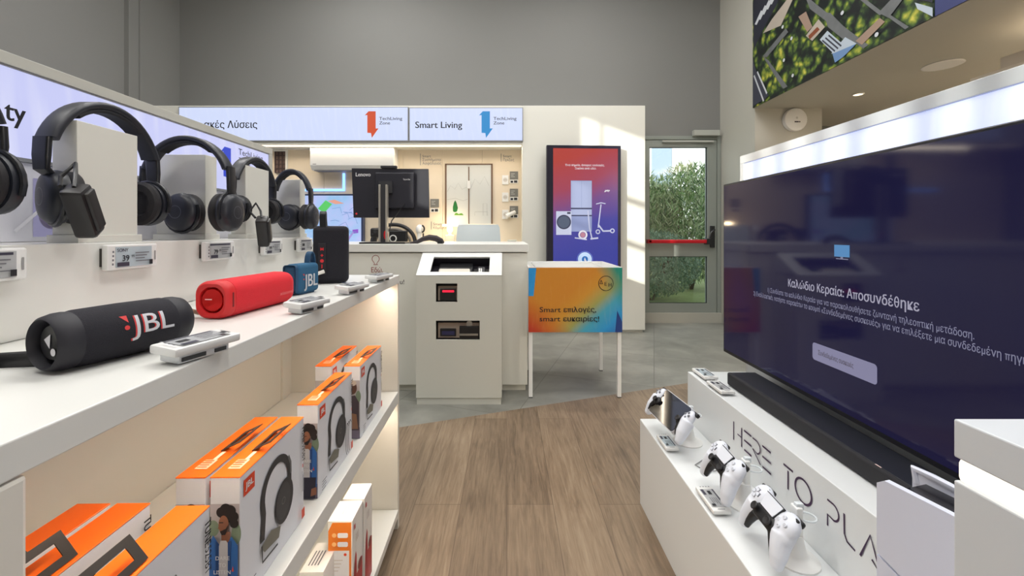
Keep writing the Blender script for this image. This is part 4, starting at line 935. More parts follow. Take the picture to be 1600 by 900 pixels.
# ---------------------------------------------------------------- headphone stands and headphones
def hp_stand(y, x, rot, label):
    t = lth('headphone_stand', label, 'stand', x, y, ZL, rot, 'headphone stands on the ledge')
    b = MB(mat('stand_white', (218, 218, 210), .4)); b.box(-.06, .06, -.021, .021, .014, .212, .001); b.build('block', t)
    b = MB(MATS['stand_white']); b.box(-.064, .064, -.027, .027, 0, .014, .001); b.build('base', t)
    b = MB(DARK); b.box(-.05, .05, -.0268, .02, -.0001, .0015); b.build('foot_pad', t)
    return t
def headphone(label, x, y, rot, a=.094, H=.245, zc=.075, sw=(0, 0), ins=(.88, .88), tagside=None, th=.012, bw=.034, rc=.038, blue=False, cup='round'):
    t = lth('headphones', label, 'headphones', x, y, ZL, rot, None)
    zb_ = .125
    A = [PI*(.02+.96*i/28) for i in range(29)]
    path = [(a*math.cos(q), 0, zb_+(H-zb_)*math.sin(q)) for q in A]
    prof = rrect(-bw/2, -th/2, bw/2, th/2, th*.45, 3)
    b = MB(HPM); b.sweep(path[3:-3], prof, bn=(0, 1, 0)); hb = b.build('headband', t)
    b = MB(mat('band_cushion', (26, 28, 34), .75)); b.sweep([(p[0]*.945, 0, zb_+(p[2]-zb_)*.925) for p in path[8:-8]], rrect(-bw*.42, -.004, bw*.42, .004, .0035, 3), bn=(0, 1, 0)); b.build('cushion', hb)
    for i, sgn in enumerate((1, -1)):
        b = MB(mat('slider_black', (24, 26, 32), .35)); cx = sgn*a
        q = [(cx*.985, 0, zb_+.05), (cx*1.0, 0, zb_+.02), (cx*1.0, 0, zc+.045), (cx*(.35*.97+.65*ins[i]), 0, zc+.03)]
        b.sweep(q, rrect(-bw*.38, -.005, bw*.38, .005, .004, 3), bn=(0, 1, 0), scales=[1, 1, .9, .6]); b.build('slider', t)
        M = Matrix.Translation((cx*ins[i], 0, zc)) @ Matrix.Rotation(sw[i], 4, 'Z') @ Matrix.Rotation(sgn*PI/2, 4, 'Y')
        k = rc/.038
        b = MB(HPM); b.lathe([(0, .026), (.020*k, .0255), (.030*k, .023), (.0365*k, .016), (.038*k, .006), (.0365*k, -.002), (.030*k, -.004), (0, -.004)], M, 32, 1.12, 1)
        cp = b.build('ear_cup', t)
        b = MB(PADM); b.lathe([(.018*k, -.004), (.034*k, -.004), (.0375*k, -.009), (.0375*k, -.016), (.033*k, -.021), (.022*k, -.021), (.018*k, -.014)], M, 32, 1.12, 1); b.build('ear_pad', cp)
        b = MB(mat('cup_mark', (92, 94, 104), .4)); b.at(M); b.plane((0, 0, .0255), (1, 0, 0), (0, 1, 0)); b.ring(0, 0, .014*k, .0012, MATS['cup_mark']); b.build('cup_ring', cp, smooth=False)
        b = MB(MATS['slider_black']); A2 = [PI*(-.12+1.24*j/12) for j in range(13)]
        b.at(M); b.tube([(-(rc*1.16)*math.sin(q_), (rc*1.06)*math.cos(q_), .008) for q_ in A2], .0042, 8); b.build('yoke', t)
    if tagside is not None:
        px_, py_, pz_, ry_, rz_ = tagside
        M = Matrix.Translation((px_, py_, pz_)) @ Matrix.Rotation(rz_, 4, 'Z') @ Matrix.Rotation(ry_, 4, 'Y')
        b = MB(mat('security_black', (30, 28, 30), .42)); b.at(M); b.box(-.018, .018, -.015, .015, -.052, .036, .006, 2); sg = b.build('security_tag', t)
        b = MB(MATS['security_black']); b.at(M); b.box(-.012, .012, -.02, -.012, -.04, .03, .003); b.build('tag_lock', sg)
        b = MB(BLACK); p0 = M @ Vector((0, 0, .036)); b.tube([p0, p0+Vector((0.012, .01, .02)), (px_*.9+.01, py_+.03, pz_+.075), (px_*.8-.02, py_+.035, pz_+.05), p0+Vector((-.01, .012, 0))], .003, 8); b.build('tether_loop', sg)
    return t
R90 = PI/2
# local x = headphone span; rot 90 -> span runs along the ledge
hp_stand(.525, XR-.029, R90, 'headphone stand at left edge of photo, mostly behind headphones')
hp_stand(.785, XR-.029, R90, 'wide headphone stand facing the aisle, second from the left')
hp_stand(1.065, -.792, 0, 'headphone stand turned to the entrance, third from the left')
hp_stand(1.262, XR-.029, R90, 'headphone stand facing the aisle, fourth from the left')
hp_stand(1.556, -.792, 0, 'farthest headphone stand at the end of the ledge')
headphone('large black headphones cut off by left edge of photo', XR-.024, .518, R90, a=.106, H=.262, zc=.090, sw=(0, 0), rc=.042, th=.014, bw=.040)
headphone('dark blue-black headphones with hanging security tag on wide aisle-facing stand', XR-.028, .798, R90, a=.110, H=.255, zc=.078, ins=(.82, .72), sw=(0, math.radians(-28)), tagside=(-.108, -.062, .060, math.radians(-32), math.radians(20)), rc=.041, th=.013, bw=.036)
headphone('blue-black headphones with oval cup turned outward on third stand', -.745, 1.004, 0, a=.102, H=.242, zc=.066, sw=(0, math.radians(84)), ins=(.9, .08), rc=.041, tagside=None)
headphone('black headphones with big dangling security tag over ledge edge, fourth', XR-.026, 1.272, R90, a=.104, H=.240, zc=.085, sw=(0, 0), rc=.036, ins=(.88, .8), tagside=(-.075, -.070, .028, math.radians(-30), math.radians(20)))
headphone('farthest black headphones next to the pale map screen', -.740, 1.496, 0, a=.066, H=.238, zc=.074, sw=(0, math.radians(84)), ins=(.9, .1), rc=.040)
# ---------------------------------------------------------------- speakers
FAB = mat('speaker_black_mesh', (26, 25, 34), .85, bump=.6, bscale=900); FABR = mat('speaker_red_mesh', (214, 24, 40), .75, bump=.5, bscale=900); RUB = mat('speaker_rubber', (24, 23, 32), .6)
def axis_frame(p0, p1, z): # local x along the axis from p0 (near) to p1
    d = Vector((p1[0]-p0[0], p1[1]-p0[1], 0)); return math.atan2(d.y, d.x), d.length
p0, p1 = (-.520, .474), (-.473, .622); an, Lf = axis_frame(p0, p1, 0); R = .0345
sp = lth('cylinder_speaker', 'large black cylindrical speaker nearest on shelf, logo on side', 'speaker', (p0[0]+p1[0])/2, (p0[1]+p1[1])/2, ZT, an)
MX = Matrix.Translation((0, 0, R)) @ Matrix.Rotation(-PI/2, 4, 'Y') @ Matrix.Identity(4)
MXl = Matrix(((0, 0, 1, 0), (0, 1, 0, 0), (-1, 0, 0, R), (0, 0, 0, 1)))   # lathe axis z -> x
hL = Lf/2
b = MB(FAB); b.lathe([(R*.93, -hL+.020), (R, -hL+.030), (R*1.02, 0), (R, hL-.030), (R*.93, hL-.020)], MXl, 48); b.build('mesh_body', sp)
for sg in (-1, 1):
    b = MB(RUB); b.lathe([(.0255, sg*(hL-.022)), (.0262, sg*(hL-.006)), (R*.82, sg*(hL-.0015)), (R*.90, sg*(hL-.004)), (R*.975, sg*(hL-.013)), (R*.985, sg*(hL-.020)), (R*.96, sg*(hL-.026)), (R*.80, sg*(hL-.026))], MXl, 48); b.build('end_ring', sp)
    b = MB(mat('radiator_black', (16, 16, 22), .35)); b.lathe([(0, sg*(hL-.010)), (.0195, sg*(hL-.010)), (.0205, sg*(hL-.013)), (.0255, sg*(hL-.018)), (.0255, sg*(hL-.03)), (0, sg*(hL-.03))], MXl, 48); rd = b.build('bass_radiator', sp)
    if sg < 0:
        b = MB(); b.plane((-hL+.010, 0, R), (0, -1, 0), Z); b.pg([(-.011, .003), (-.001, -.007), (.0005, .010)][::1], mat('mark_white', (222, 222, 226), .5)); b.circ(.0055, -.0105, .0044, MATS['mark_white']); b.build('end_mark', rd, smooth=False)
# curved logo on the aisle side
def curved_text(b, s_, xc, ang0, h, m, rr_, w, bold=.03):
    vv, ff, x0, x1 = text2d(s_, 0.0); k = h/.73; kx = w/(x1-x0); mid = (x0+x1)/2
    tb = bmesh.new(); tv_ = [tb.verts.new((x, y, 0)) for x, y in vv]
    for f_ in ff:
        try: tb.faces.new([tv_[i] for i in f_])
        except ValueError: pass
    for q in range(1, 12): bmesh.ops.bisect_plane(tb, geom=tb.verts[:]+tb.edges[:]+tb.faces[:], plane_co=(0, .73*q/12, 0), plane_no=(0, 1, 0))
    tb.verts.index_update(); vv = [(v_.co.x, v_.co.y) for v_ in tb.verts]; ff = [tuple(v_.index for v_ in f_.verts) for f_ in tb.faces]; tb.free()
    out = []
    for x, y in vv:
        a = ang0+(y*k-h/2)/rr_; out.append((xc+(x-mid)*kx, -rr_*math.cos(a), R+rr_*math.sin(a)))
    b.m(m); b.raw(out, ff); return b
b = MB(mat('logo_red_edge', (214, 60, 60), .5)); b.lift = 1
curved_text(b, 'JBL', .018-.0015, .30, .026, MATS['logo_red_edge'], R*1.024, .050, .05); curved_text(b, 'JBL', .018, .30, .026, mat('logo_pale', (206, 206, 212), .4), R*1.034, .050, .03)
ex = [(-.0085, .001), (-.0005, -.004), (-.0005, .004)]
b.m(MATS['logo_red_edge'])
def cpt(x, y, rr_=R*1.034): a = .30+(y)/rr_; return (x+.018, -rr_*math.cos(a), R+rr_*math.sin(a))
b.raw([cpt(-.036, .013), cpt(-.028, .013), cpt(-.028, .003)], [(0, 1, 2)]); b.raw([cpt(-.0305+.003*math.cos(i*.7), -.003+.003*math.sin(i*.7)) for i in range(9)], [tuple(range(9))])
b.build('logo', sp)
# red speaker
p0, p1 = (-.535, .775), (-.512, .985); an, Lf = axis_frame(p0, p1, 0); hL = Lf/2; RH, RW = .0355, .034
sp = lth('box_speaker', 'red rounded speaker in the middle of the shelf', 'speaker', (p0[0]+p1[0])/2, (p0[1]+p1[1])/2, ZT, an)
sq = lambda k, r=.024: [(y, z) for y, z in rrect(-RW*k, -RH*k, RW*k, RH*k, r*k, 6)]
def loft(b, rows, prof):
    vs = []; fs = []; n = len(prof(1))
    for x, k in rows: vs += [(x, y, RH+z) for y, z in prof(k)]
    for j in range(len(rows)-1):
        for i in range(n): fs.append((j*n+i, j*n+(i+1) % n, (j+1)*n+(i+1) % n, (j+1)*n+i))
    fs += [tuple(range(n)), tuple((len(rows)-1)*n+i for i in range(n))]
    return b.raw(vs, fs)
b = MB(FABR); loft(b, [(-hL+.022, 1), (hL-.016, 1), (hL-.006, .94), (hL, .8)], sq); b.build('mesh_body', sp)
RR = mat('speaker_red_rubber', (206, 30, 34), .5)
b = MB(RR)
n_ = len(sq(1)); rows = [(-hL+.0225, .99), (-hL+.010, 1.0), (-hL+.003, .95), (-hL, .86)]
vs = []; fs = []
for x, k in rows: vs += [(x, y, RH+z) for y, z in sq(k)]
base = len(vs); cn = [(.0255*math.cos(math.atan2(z, y)), .0255*math.sin(math.atan2(z, y))) for y, z in sq(1)]
vs += [(-hL+.002, y, RH+z) for y, z in cn] + [(-hL+.014, y*.92, RH+z*.92) for y, z in cn]
for j in range(5):
    for i in range(n_): fs.append((j*n_+i, j*n_+(i+1) % n_, (j+1)*n_+(i+1) % n_, (j+1)*n_+i))
b.raw(vs, fs); bmesh.ops.recalc_face_normals(b.bm, faces=b.bm.faces[:]); b.build('end_ring', sp)
b = MB(mat('radiator_red', (196, 26, 26), .25, .7)); b.lathe([(0, -hL+.004), (.0205, -hL+.004), (.0215, -hL+.008), (.024, -hL+.013), (0, -hL+.02)], Matrix(((0, 0, 1, 0), (0, 1, 0, 0), (-1, 0, 0, RH), (0, 0, 0, 1))), 40); rd = b.build('bass_radiator', sp)
b = MB(); b.plane((-hL+.004, 0, RH), (0, -1, 0), Z); b.rect(-.014, .0005, .0, .0022, mat('mark_pale', (240, 214, 210), .4)); b.build('end_mark', rd, smooth=False)
b = MB(mat('slot_dark_red', (110, 12, 18), .6)); b.box(-hL+.012, -hL+.0165, -RW-.0006, -RW+.002, RH-.014, RH+.014, .0015); b.build('strap_slot', sp)
b = MB(); b.plane((hL-.06, -RW-.0002, RH-.013), X, Z); b.text('xiaomi', 0, 0, .0085, mat('logo_dim_red', (226, 120, 120), .5), width=.046); b.build('logo', sp, smooth=False)
# blue speaker
sp = lth('small_speaker', 'small teal blue speaker with loop next to red speaker', 'speaker', -.522, 1.108, ZT, math.radians(77))
BL = mat('speaker_blue_mesh', (30, 88, 124), .8, bump=.5, bscale=900); BL2 = mat('speaker_blue_rubber', (24, 70, 104), .6)
b = MB(BL); b.box(-.044, .044, -.02, .021, .003, .080, .011, 4); b.build('mesh_body', sp)
b = MB(BL2); b.box(-.046, -.040, -.018, .020, .006, .078, .008, 3); b.box(-.03, .03, -.014, .016, 0, .006, .002); b.build('side_cap', sp)
b = MB(BL2); A = [PI*i/12 for i in range(13)]; b.sweep([(.03+.012*math.cos(a), 0, .078+.03*math.sin(a)) for a in A], rrect(-.008, -.0025, .008, .0025, .002, 2), bn=(0, 1, 0)); b.build('loop', sp)
b = MB(); b.plane((0, -.0205, 0), X, Z); b.text('JBL', .006, .020, .034, mat('logo_silver2', (196, 200, 204), .4), 'C', .02, .052); b.pg([(-.026, .054), (-.0205, .054), (-.0205, .048)], mat('logo_red2', (206, 66, 50), .5)); b.circ(-.0225, .040, .0022, MATS['logo_red2']); b.build('logo', sp, smooth=False)
# black strap speaker
sp = lth('strap_speaker', 'tall black speaker with carry loop and red buttons at shelf end', 'speaker', -.537, 1.335, ZT, math.radians(16))
b = MB(FAB); b.box(-.052, .052, -.026, .026, .002, .182, .014, 4); b.build('mesh_body', sp)
b = MB(RUB); b.box(-.03, .03, -.018, .018, 0, .006, .002); b.build('foot', sp)
b = MB(MATS['slider_black']); A = [PI*i/12 for i in range(13)]
b.sweep([(-.021, -.02, .165)]+[(-.021-.002, .010*math.cos(PI-a)-.008, .205+.022*math.sin(a)) for a in A]+[(-.021, .002, .178)], rrect(-.010, -.002, .010, .002, .0015, 2), bn=(1, 0, 0)); b.build('carry_loop', sp)
b = MB(RUB); b.box(-.036, -.012, -.0285, -.024, .03, .128, .002); pn = b.build('control_strip', sp)
b = MB(); b.plane((-.024, -.0286, 0), X, Z); rb = mat('button_red', (196, 40, 48), .5, emit=(216, 40, 48), es=.6)
b.text('M', 0, .105, .010, rb, 'C', .02); b.rect(-.004, .089, .004, .0915, rb); b.rect(-.0013, .086, .0013, .0945, rb); b.circ(0, .073, .0055, rb); b.rect(-.0015, .050, .0015, .062, rb); b.build('button_marks', pn, smooth=False)
b = MB(mat('cable_white', (226, 222, 214), .5)); b.tube([(-.018, -.03, .04), (-.05, -.045, .03), (-.07, -.05, .022), (-.075, -.02, .006), (-.06, .04, .005)], .004, 8, scales=[1.5, 1.2, 1, .8, .8]); b.build('plug_cable', sp)
# tethers and black cable on the shelf
b = MB(mat('tether_beige', (176, 160, 136), .6)); b.tube([Lp(-.505, .635, ZT+.03), Lp(-.535, .68, ZT+.034), Lp(-.565, .74, ZT+.03), Lp(-.575, .80, ZT+.008)], .004, 8); b.tube([Lp(-.50, .645, ZT+.012), Lp(-.53, .69, ZT+.008), Lp(-.565, .76, ZT+.006)], .004, 8)
tag(b.build('coiled_tether'), 'beige coiled tether between black cylinder and red speaker', 'cable')
b = MB(BLACK); b.sweep([Lp(-.66, .2, ZT+.007), Lp(-.64, .4, ZT+.007), Lp(-.60, .505, ZT+.007), Lp(-.535, .513, ZT+.009)], rrect(-.010, -.006, .010, .006, .004, 2), bn=(0, 0, 1)); tag(b.build('flat_cable'), 'flat black cable behind the nearest cylindrical speaker', 'cable')
# ---------------------------------------------------------------- boxed headphones on the middle shelf
BW_, BL_, BH_ = .0465, .215, .212
HAIR = mat('print_hair', (36, 26, 24), .6); SKIN = mat('print_skin', (150, 98, 72), .6); DENIM = mat('print_denim', (52, 112, 186), .6); DENIM2 = mat('print_denim_dark', (34, 74, 134), .6); JEAN = mat('print_jean', (44, 42, 58), .6)
BGP = mat('print_backdrop', (186, 178, 180), .6); FOL = mat('print_foliage', (132, 150, 126), .6); TEE = mat('print_tee', (214, 212, 214), .6); PAVE = mat('print_pavement', (120, 110, 130), .6)
HPP = mat('print_headphone', (48, 48, 52), .5); HPP2 = mat('print_headphone_light', (104, 104, 104), .5); CARD = mat('box_white_card', (226, 226, 230), .45); ORT = mat('box_orange_card', (250, 108, 20), .4)
def man(b, h, w, kind):
    s = lambda x, y: (x*w, y*h)
    b.rect(0.0005, .0005, w-.0005, h*.80, BGP); b.rect(0.0005, .0005, w-.0005, h*.16, PAVE)
    b.circ(.12*w, .62*h, .2*w, FOL, .06*h); b.circ(.9*w, .58*h, .16*w, FOL, .08*h)
    if kind == 0:
        for x, y, r in ((.40, .74, .17), (.55, .76, .2), (.70, .75, .2), (.82, .71, .17), (.84, .66, .15), (.60, .72, .24)): b.circ(x*w, y*h, r*w, HAIR, r*w*1.05)
        b.pg([s(.42, .36), s(.64, .36), s(.72, .60), s(.42, .60)], SKIN); b.circ(.50*w, .652*h, .17*w, SKIN, .07*h); b.pg([s(.30, .62), s(.36, .63), s(.37, .66)], SKIN)
        b.pg([s(.38, .605), s(.44, .578), s(.56, .58), s(.66, .63), s(.66, .655), s(.58, .625), s(.46, .612)], HAIR); b.rect(.36*w, .668*h, .50*w, .675*h, HAIR)
        b.pg([s(.02, .16), s(.98, .12), s(.99, .50), s(.78, .57), s(.60, .50), s(.40, .50), s(.16, .58), s(.02, .50)], DENIM)
        b.pg([s(.36, .22), s(.66, .22), s(.66, .52), s(.60, .54), s(.42, .54), s(.36, .50)], TEE); b.pg([s(.66, .2), s(.74, .2), s(.78, .54), s(.66, .53)], DENIM2); b.pg([s(.26, .2), s(.36, .2), s(.36, .52), s(.26, .54)], DENIM2)
        b.pg([s(.1, .02), s(.92, .02), s(.96, .24), s(.06, .24)], JEAN); b.pg([s(.70, .04), s(.98, .06), s(.98, .14), s(.74, .12)], SKIN)
        for i, t_ in enumerate(('DARE', 'TO', 'LISTEN')): b.text(t_, .5*w, (.40-.05*i)*h, .030*h, PAPER, 'C', .03, w*(.46, .24, .56)[i])
        b.pg([s(.82, .32), s(.9, .32), s(.86, .36)], REDO)
    else:
        b.circ(.55*w, .70*h, .26*w, mat('print_skin_dark', (96, 62, 48), .6), .09*h); b.circ(.52*w, .765*h, .26*w, mat('print_hair_pale', (196, 180, 166), .6), .04*h)
        b.circ(.36*w, .67*h, .05*w, PAPER, .02*h)
        b.pg([s(.05, .12), s(.95, .12), s(.95, .50), s(.70, .60), s(.36, .58), s(.10, .50)], mat('print_coat', (74, 62, 70), .6)); b.rect(.1*w, .36*h, .5*w, .44*h, mat('print_red', (206, 62, 50), .6)); b.pg([s(.4, .14), s(.9, .14), s(.8, .34), s(.4, .36)], mat('print_tan', (150, 110, 84), .6))
def box_unit(label, x, y, kind=0, tab=25, z=ZM+.0004, rot=0, tuned=True, strokes=False):
    t = lth('headphone_box', label, 'box', x, y, z, rot, 'boxed headphones on the middle shelf')
    w, L, h = BW_, BL_, BH_
    b = MB(CARD); b.box(-w/2, w/2, -L/2, L/2, 0, h-.0022, .0008, 1); b.build('carton', t)
    b = MB(ORT); b.box(-w/2-.0004, w/2+.0004, -L/2-.0006, L/2+.0004, h-.002, h, .0006, 1); b.build('orange_lid', t, label='orange printed lid')
    b = MB(); b.plane((0, 0, h), X, Y_); b.rect(-w*.22, -L*.40, w*.22, -L*.27, mat('print_pale_orange', (255, 216, 186), .5)); b.rect(w*.02, -L*.27, w*.16, -L*.15, MATS['print_pale_orange'])
    for q in range(4): b.rect(-w*.18, -L*(.385-.028*q), w*.16, -L*(.372-.028*q), ORT)
    b.build('lid_print', t, smooth=False)
    a = math.radians(tab); M = Matrix.Translation((-w*.05, L*.02, h+.0012)) @ Matrix.Rotation(-a, 4, 'Y') if tab < 35 else Matrix.Translation((w*.38, -L*.12, h+.0012)) @ Matrix.Rotation(PI, 4, 'Z') @ Matrix.Rotation(-math.radians(tab), 4, 'Y')
    T1 = .036; T2 = .012
    b = MB(mat('tab_black', (44, 40, 38), .45)); b.at(M)
    for q in ((0, T2*.75, -.036, .036), (T1-T2*.8, T1, -.036, .036), (T2*.75, T1-T2*.8, -.036, -.024), (T2*.75, T1-T2*.8, .024, .036)): b.box(q[0]-.0, q[1], q[2], q[3], 0, .0012)
    b.build('hang_tab', t, label='black plastic hang tab', smooth=False)
    b = MB(); b.plane((-w/2, -L/2, 0), X, Z); man(b, h, w, kind); b.build('side_picture', t, smooth=False)
    b = MB(); b.plane((w/2, -L/2, 0), Y_, Z)
    b.rect(L*.04, h*.82, L*.18, h*.945, REDO); b.text('JBL', L*.11, h*.865, .011, PAPER, 'C', .03, L*.10)
    A = [PI*(.0+i/20) for i in range(21)]
    out = [(L*.50+L*.215*math.cos(q), h*.60+h*.24*math.sin(q)) for q in A]
    b.line([(L*.28, h*.30)]+[(L*.30, h*.5)]+out[::-1]+[(L*.715, h*.52)], .0135, HPP); b.line([(L*.735, h*.60), (L*.73, h*.70), (L*.69, h*.78)], .006, HPP2)
    b.circ(L*.62, h*.42, L*.155, HPP, h*.19); b.circ(L*.60, h*.43, L*.12, mat('print_cup', (62, 62, 66), .5), h*.155); b.ring(L*.60, h*.43, L*.03, .0015, HPP2)
    b.pg([(L*.26, h*.28), (L*.30, h*.20), (L*.52, h*.16), (L*.55, h*.24), (L*.40, h*.31)], mat('print_pad', (120, 116, 104), .6)); b.line([(L*.26, h*.28), (L*.27, h*.14), (L*.50, h*.12)], .004, HPP)
    b.text('TUNE', L*.935, h*.93, .0125, INK, 'L', .03, h*.17, rot=-PI/2); b.text('525BT', L*.935, h*.75, .0125, INK, 'L', 0, h*.17, rot=-PI/2); b.rect(L*.935, h*.53, L*.95, h*.565, REDO)
    for q in range(3): b.rect(L*(.925+.015*q), h*.30, L*(.931+.015*q), h*(.50-.04*q), INKG)
    for q in range(4): b.rect(L*.05, h*(.05+.03*q), L*(.14+.02*(q % 2)), h*(.06+.03*q), INKG)
    b.rect(L*.90, h*.05, L*.96, h*.14, REDO)
    if strokes:
        for q in range(3): b.ring(L*(.86-.05*q), h*.25, L*.06, .003, INK, h*.2, a0=.9, a1=4.4)
    b.build('front_print', t, smooth=False); return t
box_unit('white and orange headphone box alone in near bay front, black tab raised', -.411-.0235, .485, 0, 52)
box_unit('headphone box with raised black tab behind the nearest front box', -.500-.0235, .492, 0, 55)
box_unit('headphone box at the far left back of near bay, top barely showing', -.556-.0235, .492, 0, 40)
box_unit('large-looking headphone box mid shelf showing bearded man in denim jacket', -.411-.0235, .769, 0, 24)
box_unit('headphone box half hidden behind the mid-shelf box with denim man', -.465-.0235, .769, 0, 24)
box_unit('headphone box standing third along shelf front with pen-stroke print', -.408-.0235, 1.046, 0, 24, strokes=True)
box_unit('headphone box farthest along shelf front near the end panel', -.404-.0235, 1.318, 1, 18)
box_unit('headphone box farthest back beside the end panel, behind its twin', -.487-.0235, 1.318, 1, 18)
# ---------------------------------------------------------------- boxes on the bottom shelf
def phone_box(label, x, y, w, L, h, front):
    t = lth('earbud_box', label, 'box', x, y, ZB+.0004, 0, 'white boxes on the bottom shelf')
    b = MB(mat('box_white_gloss', (236, 234, 230), .3)); b.box(-w/2, w/2, -L/2, L/2, 0, h, .001, 1); b.build('carton', t)
    b = MB(); b.plane((0, 0, h), X, Y_); pk = mat('print_pale_grey', (196, 186, 180), .5); b.ring(0, 0, L*.06, .001, pk, L*.28)
    for q in range(3): b.rect(-w*.05+q*.004, -L*.2, -w*.03+q*.004, L*.25, pk)
    b.build('top_print', t, smooth=False)
    b = MB(); b.plane((w/2, -L/2, 0), Y_, Z); rd = mat('print_case_red', (178, 34, 46), .4); rd2 = mat('print_case_dark_red', (132, 24, 34), .4)
    b.pg([(L*.06, h*.0+.001), (L*.94, .001), (L*.94, h*.42), (L*.75, h*.44), (L*.55, h*.36), (L*.40, h*.36), (L*.38, h*.56), (L*.30, h*.62), (L*.18, h*.52), (L*.10, h*.34)], rd); b.circ(L*.70, h*.40, L*.2, rd2, h*.05); b.line([(L*.25, h*.2), (L*.28, h*.5)], .003, rd2)
    for q in range(3): b.rect(L*(.30+.09*q), h*.72, L*(.34+.09*q), h*.80, pk)
    b.rect(L*.1, h*.88, L*.22, h*.93, rd); b.build('side_print', t, smooth=False)
    if front:
        b = MB(); b.plane((-w/2, -L/2, 0), X, Z); og = mat('print_amber', (232, 124, 20), .4)
        b.pg([(.001, .001), (w*.96, .001), (w*.96, h*.985), (w*.2, h*.985), (w*.03, h*.9)], og); b.rect(w*.04, h*.40, w*.88, h*.70, CARD); b.circ(w*.72, h*.66, w*.06, REDO)
        for q in range(4): b.rect(w*.25, h*(.60-.035*q), w*(.62-.06*q), h*(.607-.035*q), pk)
        for v in (.86, .77): b.circ(w*.28, h*v, w*.09, mat('print_amber_pale', (250, 190, 120), .4)); b.rrect(w*.42, h*(v-.025), w*.84, h*(v+.025), .004, CARD)
        for q in range(3): b.rect(w*.1, h*(.34-.05*q), w*.7, h*(.35-.05*q), MATS['print_amber_pale'])
        b.rect(w*.1, h*.04, w*.9, h*.16, CARD); b.build('front_print', t, smooth=False)
hb_ = CH-.78-ZB
phone_box('white box with orange end panel on the bottom shelf', -.398-.032, 1.168, .066, .085, hb_, True)
phone_box('white box with red picture behind the orange-ended box', -.394-.03, 1.250, .062, .074, hb_+.004, False)
t = lth('cable_box', 'small low white box left of the orange-ended box', 'box', -.475, 1.105, ZB+.0004)
b = MB(MATS['box_white_gloss']); b.box(-.03, .03, -.05, .05, 0, CH-.86-ZB, .001); b.build('carton', t)
b = MB(); b.plane((0, 0, CH-.86-ZB), X, Y_); 
for q in range(4): b.rect(-.018+.008*q, -.03, -.015+.008*q, .02, INKG)
b.build('top_print', t, smooth=False)
# ================================================================ RIGHT BENCH
XB, XU, XT, XW = .55, .747, .926, .99
YB1 = 1.72; ZLO, ZUP = .35, .544
bu = thing('display_bench', 'white two-step display bench under the television reading HERE TO PLAY', 'display bench', (.8, .6, 0))
BWm = mat('bench_white', (222, 225, 226), .3)
b = MB(BWm); b.box(XB, XU, .5, YB1, .0, ZLO, .003); b.build('lower_tier', bu, ID)
b = MB(BWm); b.box(XU, 1.04, .5, YB1, .0, ZUP, .002); b.build('upper_tier', bu, ID)
b = MB(BWm); b.box(XW, 1.10, -.5, YB1+.005, ZUP, 1.40, .002); b.box(1.04, 1.10, -.5, YB1, 0, ZUP); b.build('back_panel', bu, ID)
IR = mat('letter_dark_violet', (58, 30, 66), .5)
def rx(px, x=XU): return -F*x/(px-CX)     # pixel -> u (= -Y)
b = MB(); b.plane((XU, 0, 0), (0, -1, 0), Z); zb0, zt0 = .4375, .498; zm = (zb0+zt0)/2; lw = .0056
a_, c_ = rx(1146), rx(1160); b.rect(a_, zb0, a_+lw, zt0, IR); b.rect(c_-lw, zb0, c_, zt0, IR); b.rect((a_+c_)/2, zm-.002, c_, zm+.002, IR)
def E(p0, p1):
    a_, c_ = rx(p0), rx(p1)
    for z in (zb0, zm, zt0): b.rect(a_, z-lw/2, c_, z+lw/2, IR)
E(1163.5, 1175); E(1192.5, 1206)
def Pq(p0, p1, leg):
    a_, c_ = rx(p0), rx(p1); r = (c_-a_); A = [(.52-.95*i/14)*PI for i in range(15)]
    pts = [(a_, zt0)]+[(a_+r*.45+r*.5*math.cos(q), zm+.012+.0185*math.sin(q)) for q in A]
    if leg: pts += [(a_, zm-.002), (c_, zb0)]
    else: pts += [(a_+.001, zm-.004), (a_+.001, zb0)]
    b.line(pts, lw*.8, IR)
Pq(1177.5, 1190, True); b.build('lettering', bu, ID, smooth=False); b = MB(); b.plane((XU, 0, 0), (0, -1, 0), Z)
a_, c_ = rx(1224.5), rx(1239.5); b.rect(a_, zt0-lw, c_, zt0, IR); b.rect((a_+c_)/2-lw/2, zb0, (a_+c_)/2+lw/2, zt0-.011, IR)
a_, c_ = rx(1242), rx(1270); b.ring((a_+c_)/2, zm, (c_-a_)/2, lw, IR, (zt0-zb0)/2+.002)
b.build('lettering', bu, ID, smooth=False); b = MB(); b.plane((XU, 0, 0), (0, -1, 0), Z); Pq(1293, 1312, False)
a_, c_ = rx(1319.5), rx(1337); b.line([(a_, zt0), (a_+.001, zb0+.016), (a_+.008, zb0+.004), (c_, zb0)], lw*.8, IR)
a_, c_ = rx(1345), rx(1377); b.line([(a_, zb0), ((a_+c_)/2, zt0), (c_, zb0), ((a_+c_)/2+.004, zb0+.014)], lw*.9, IR)
a_ = rx(1400); b.line([(a_, zt0), (a_+.02, zm)], lw, IR); b.line([(a_+.04, zt0), (a_+.02, zm), (a_+.02, zb0)], lw, IR)
b.build('lettering', bu, ID, smooth=False)
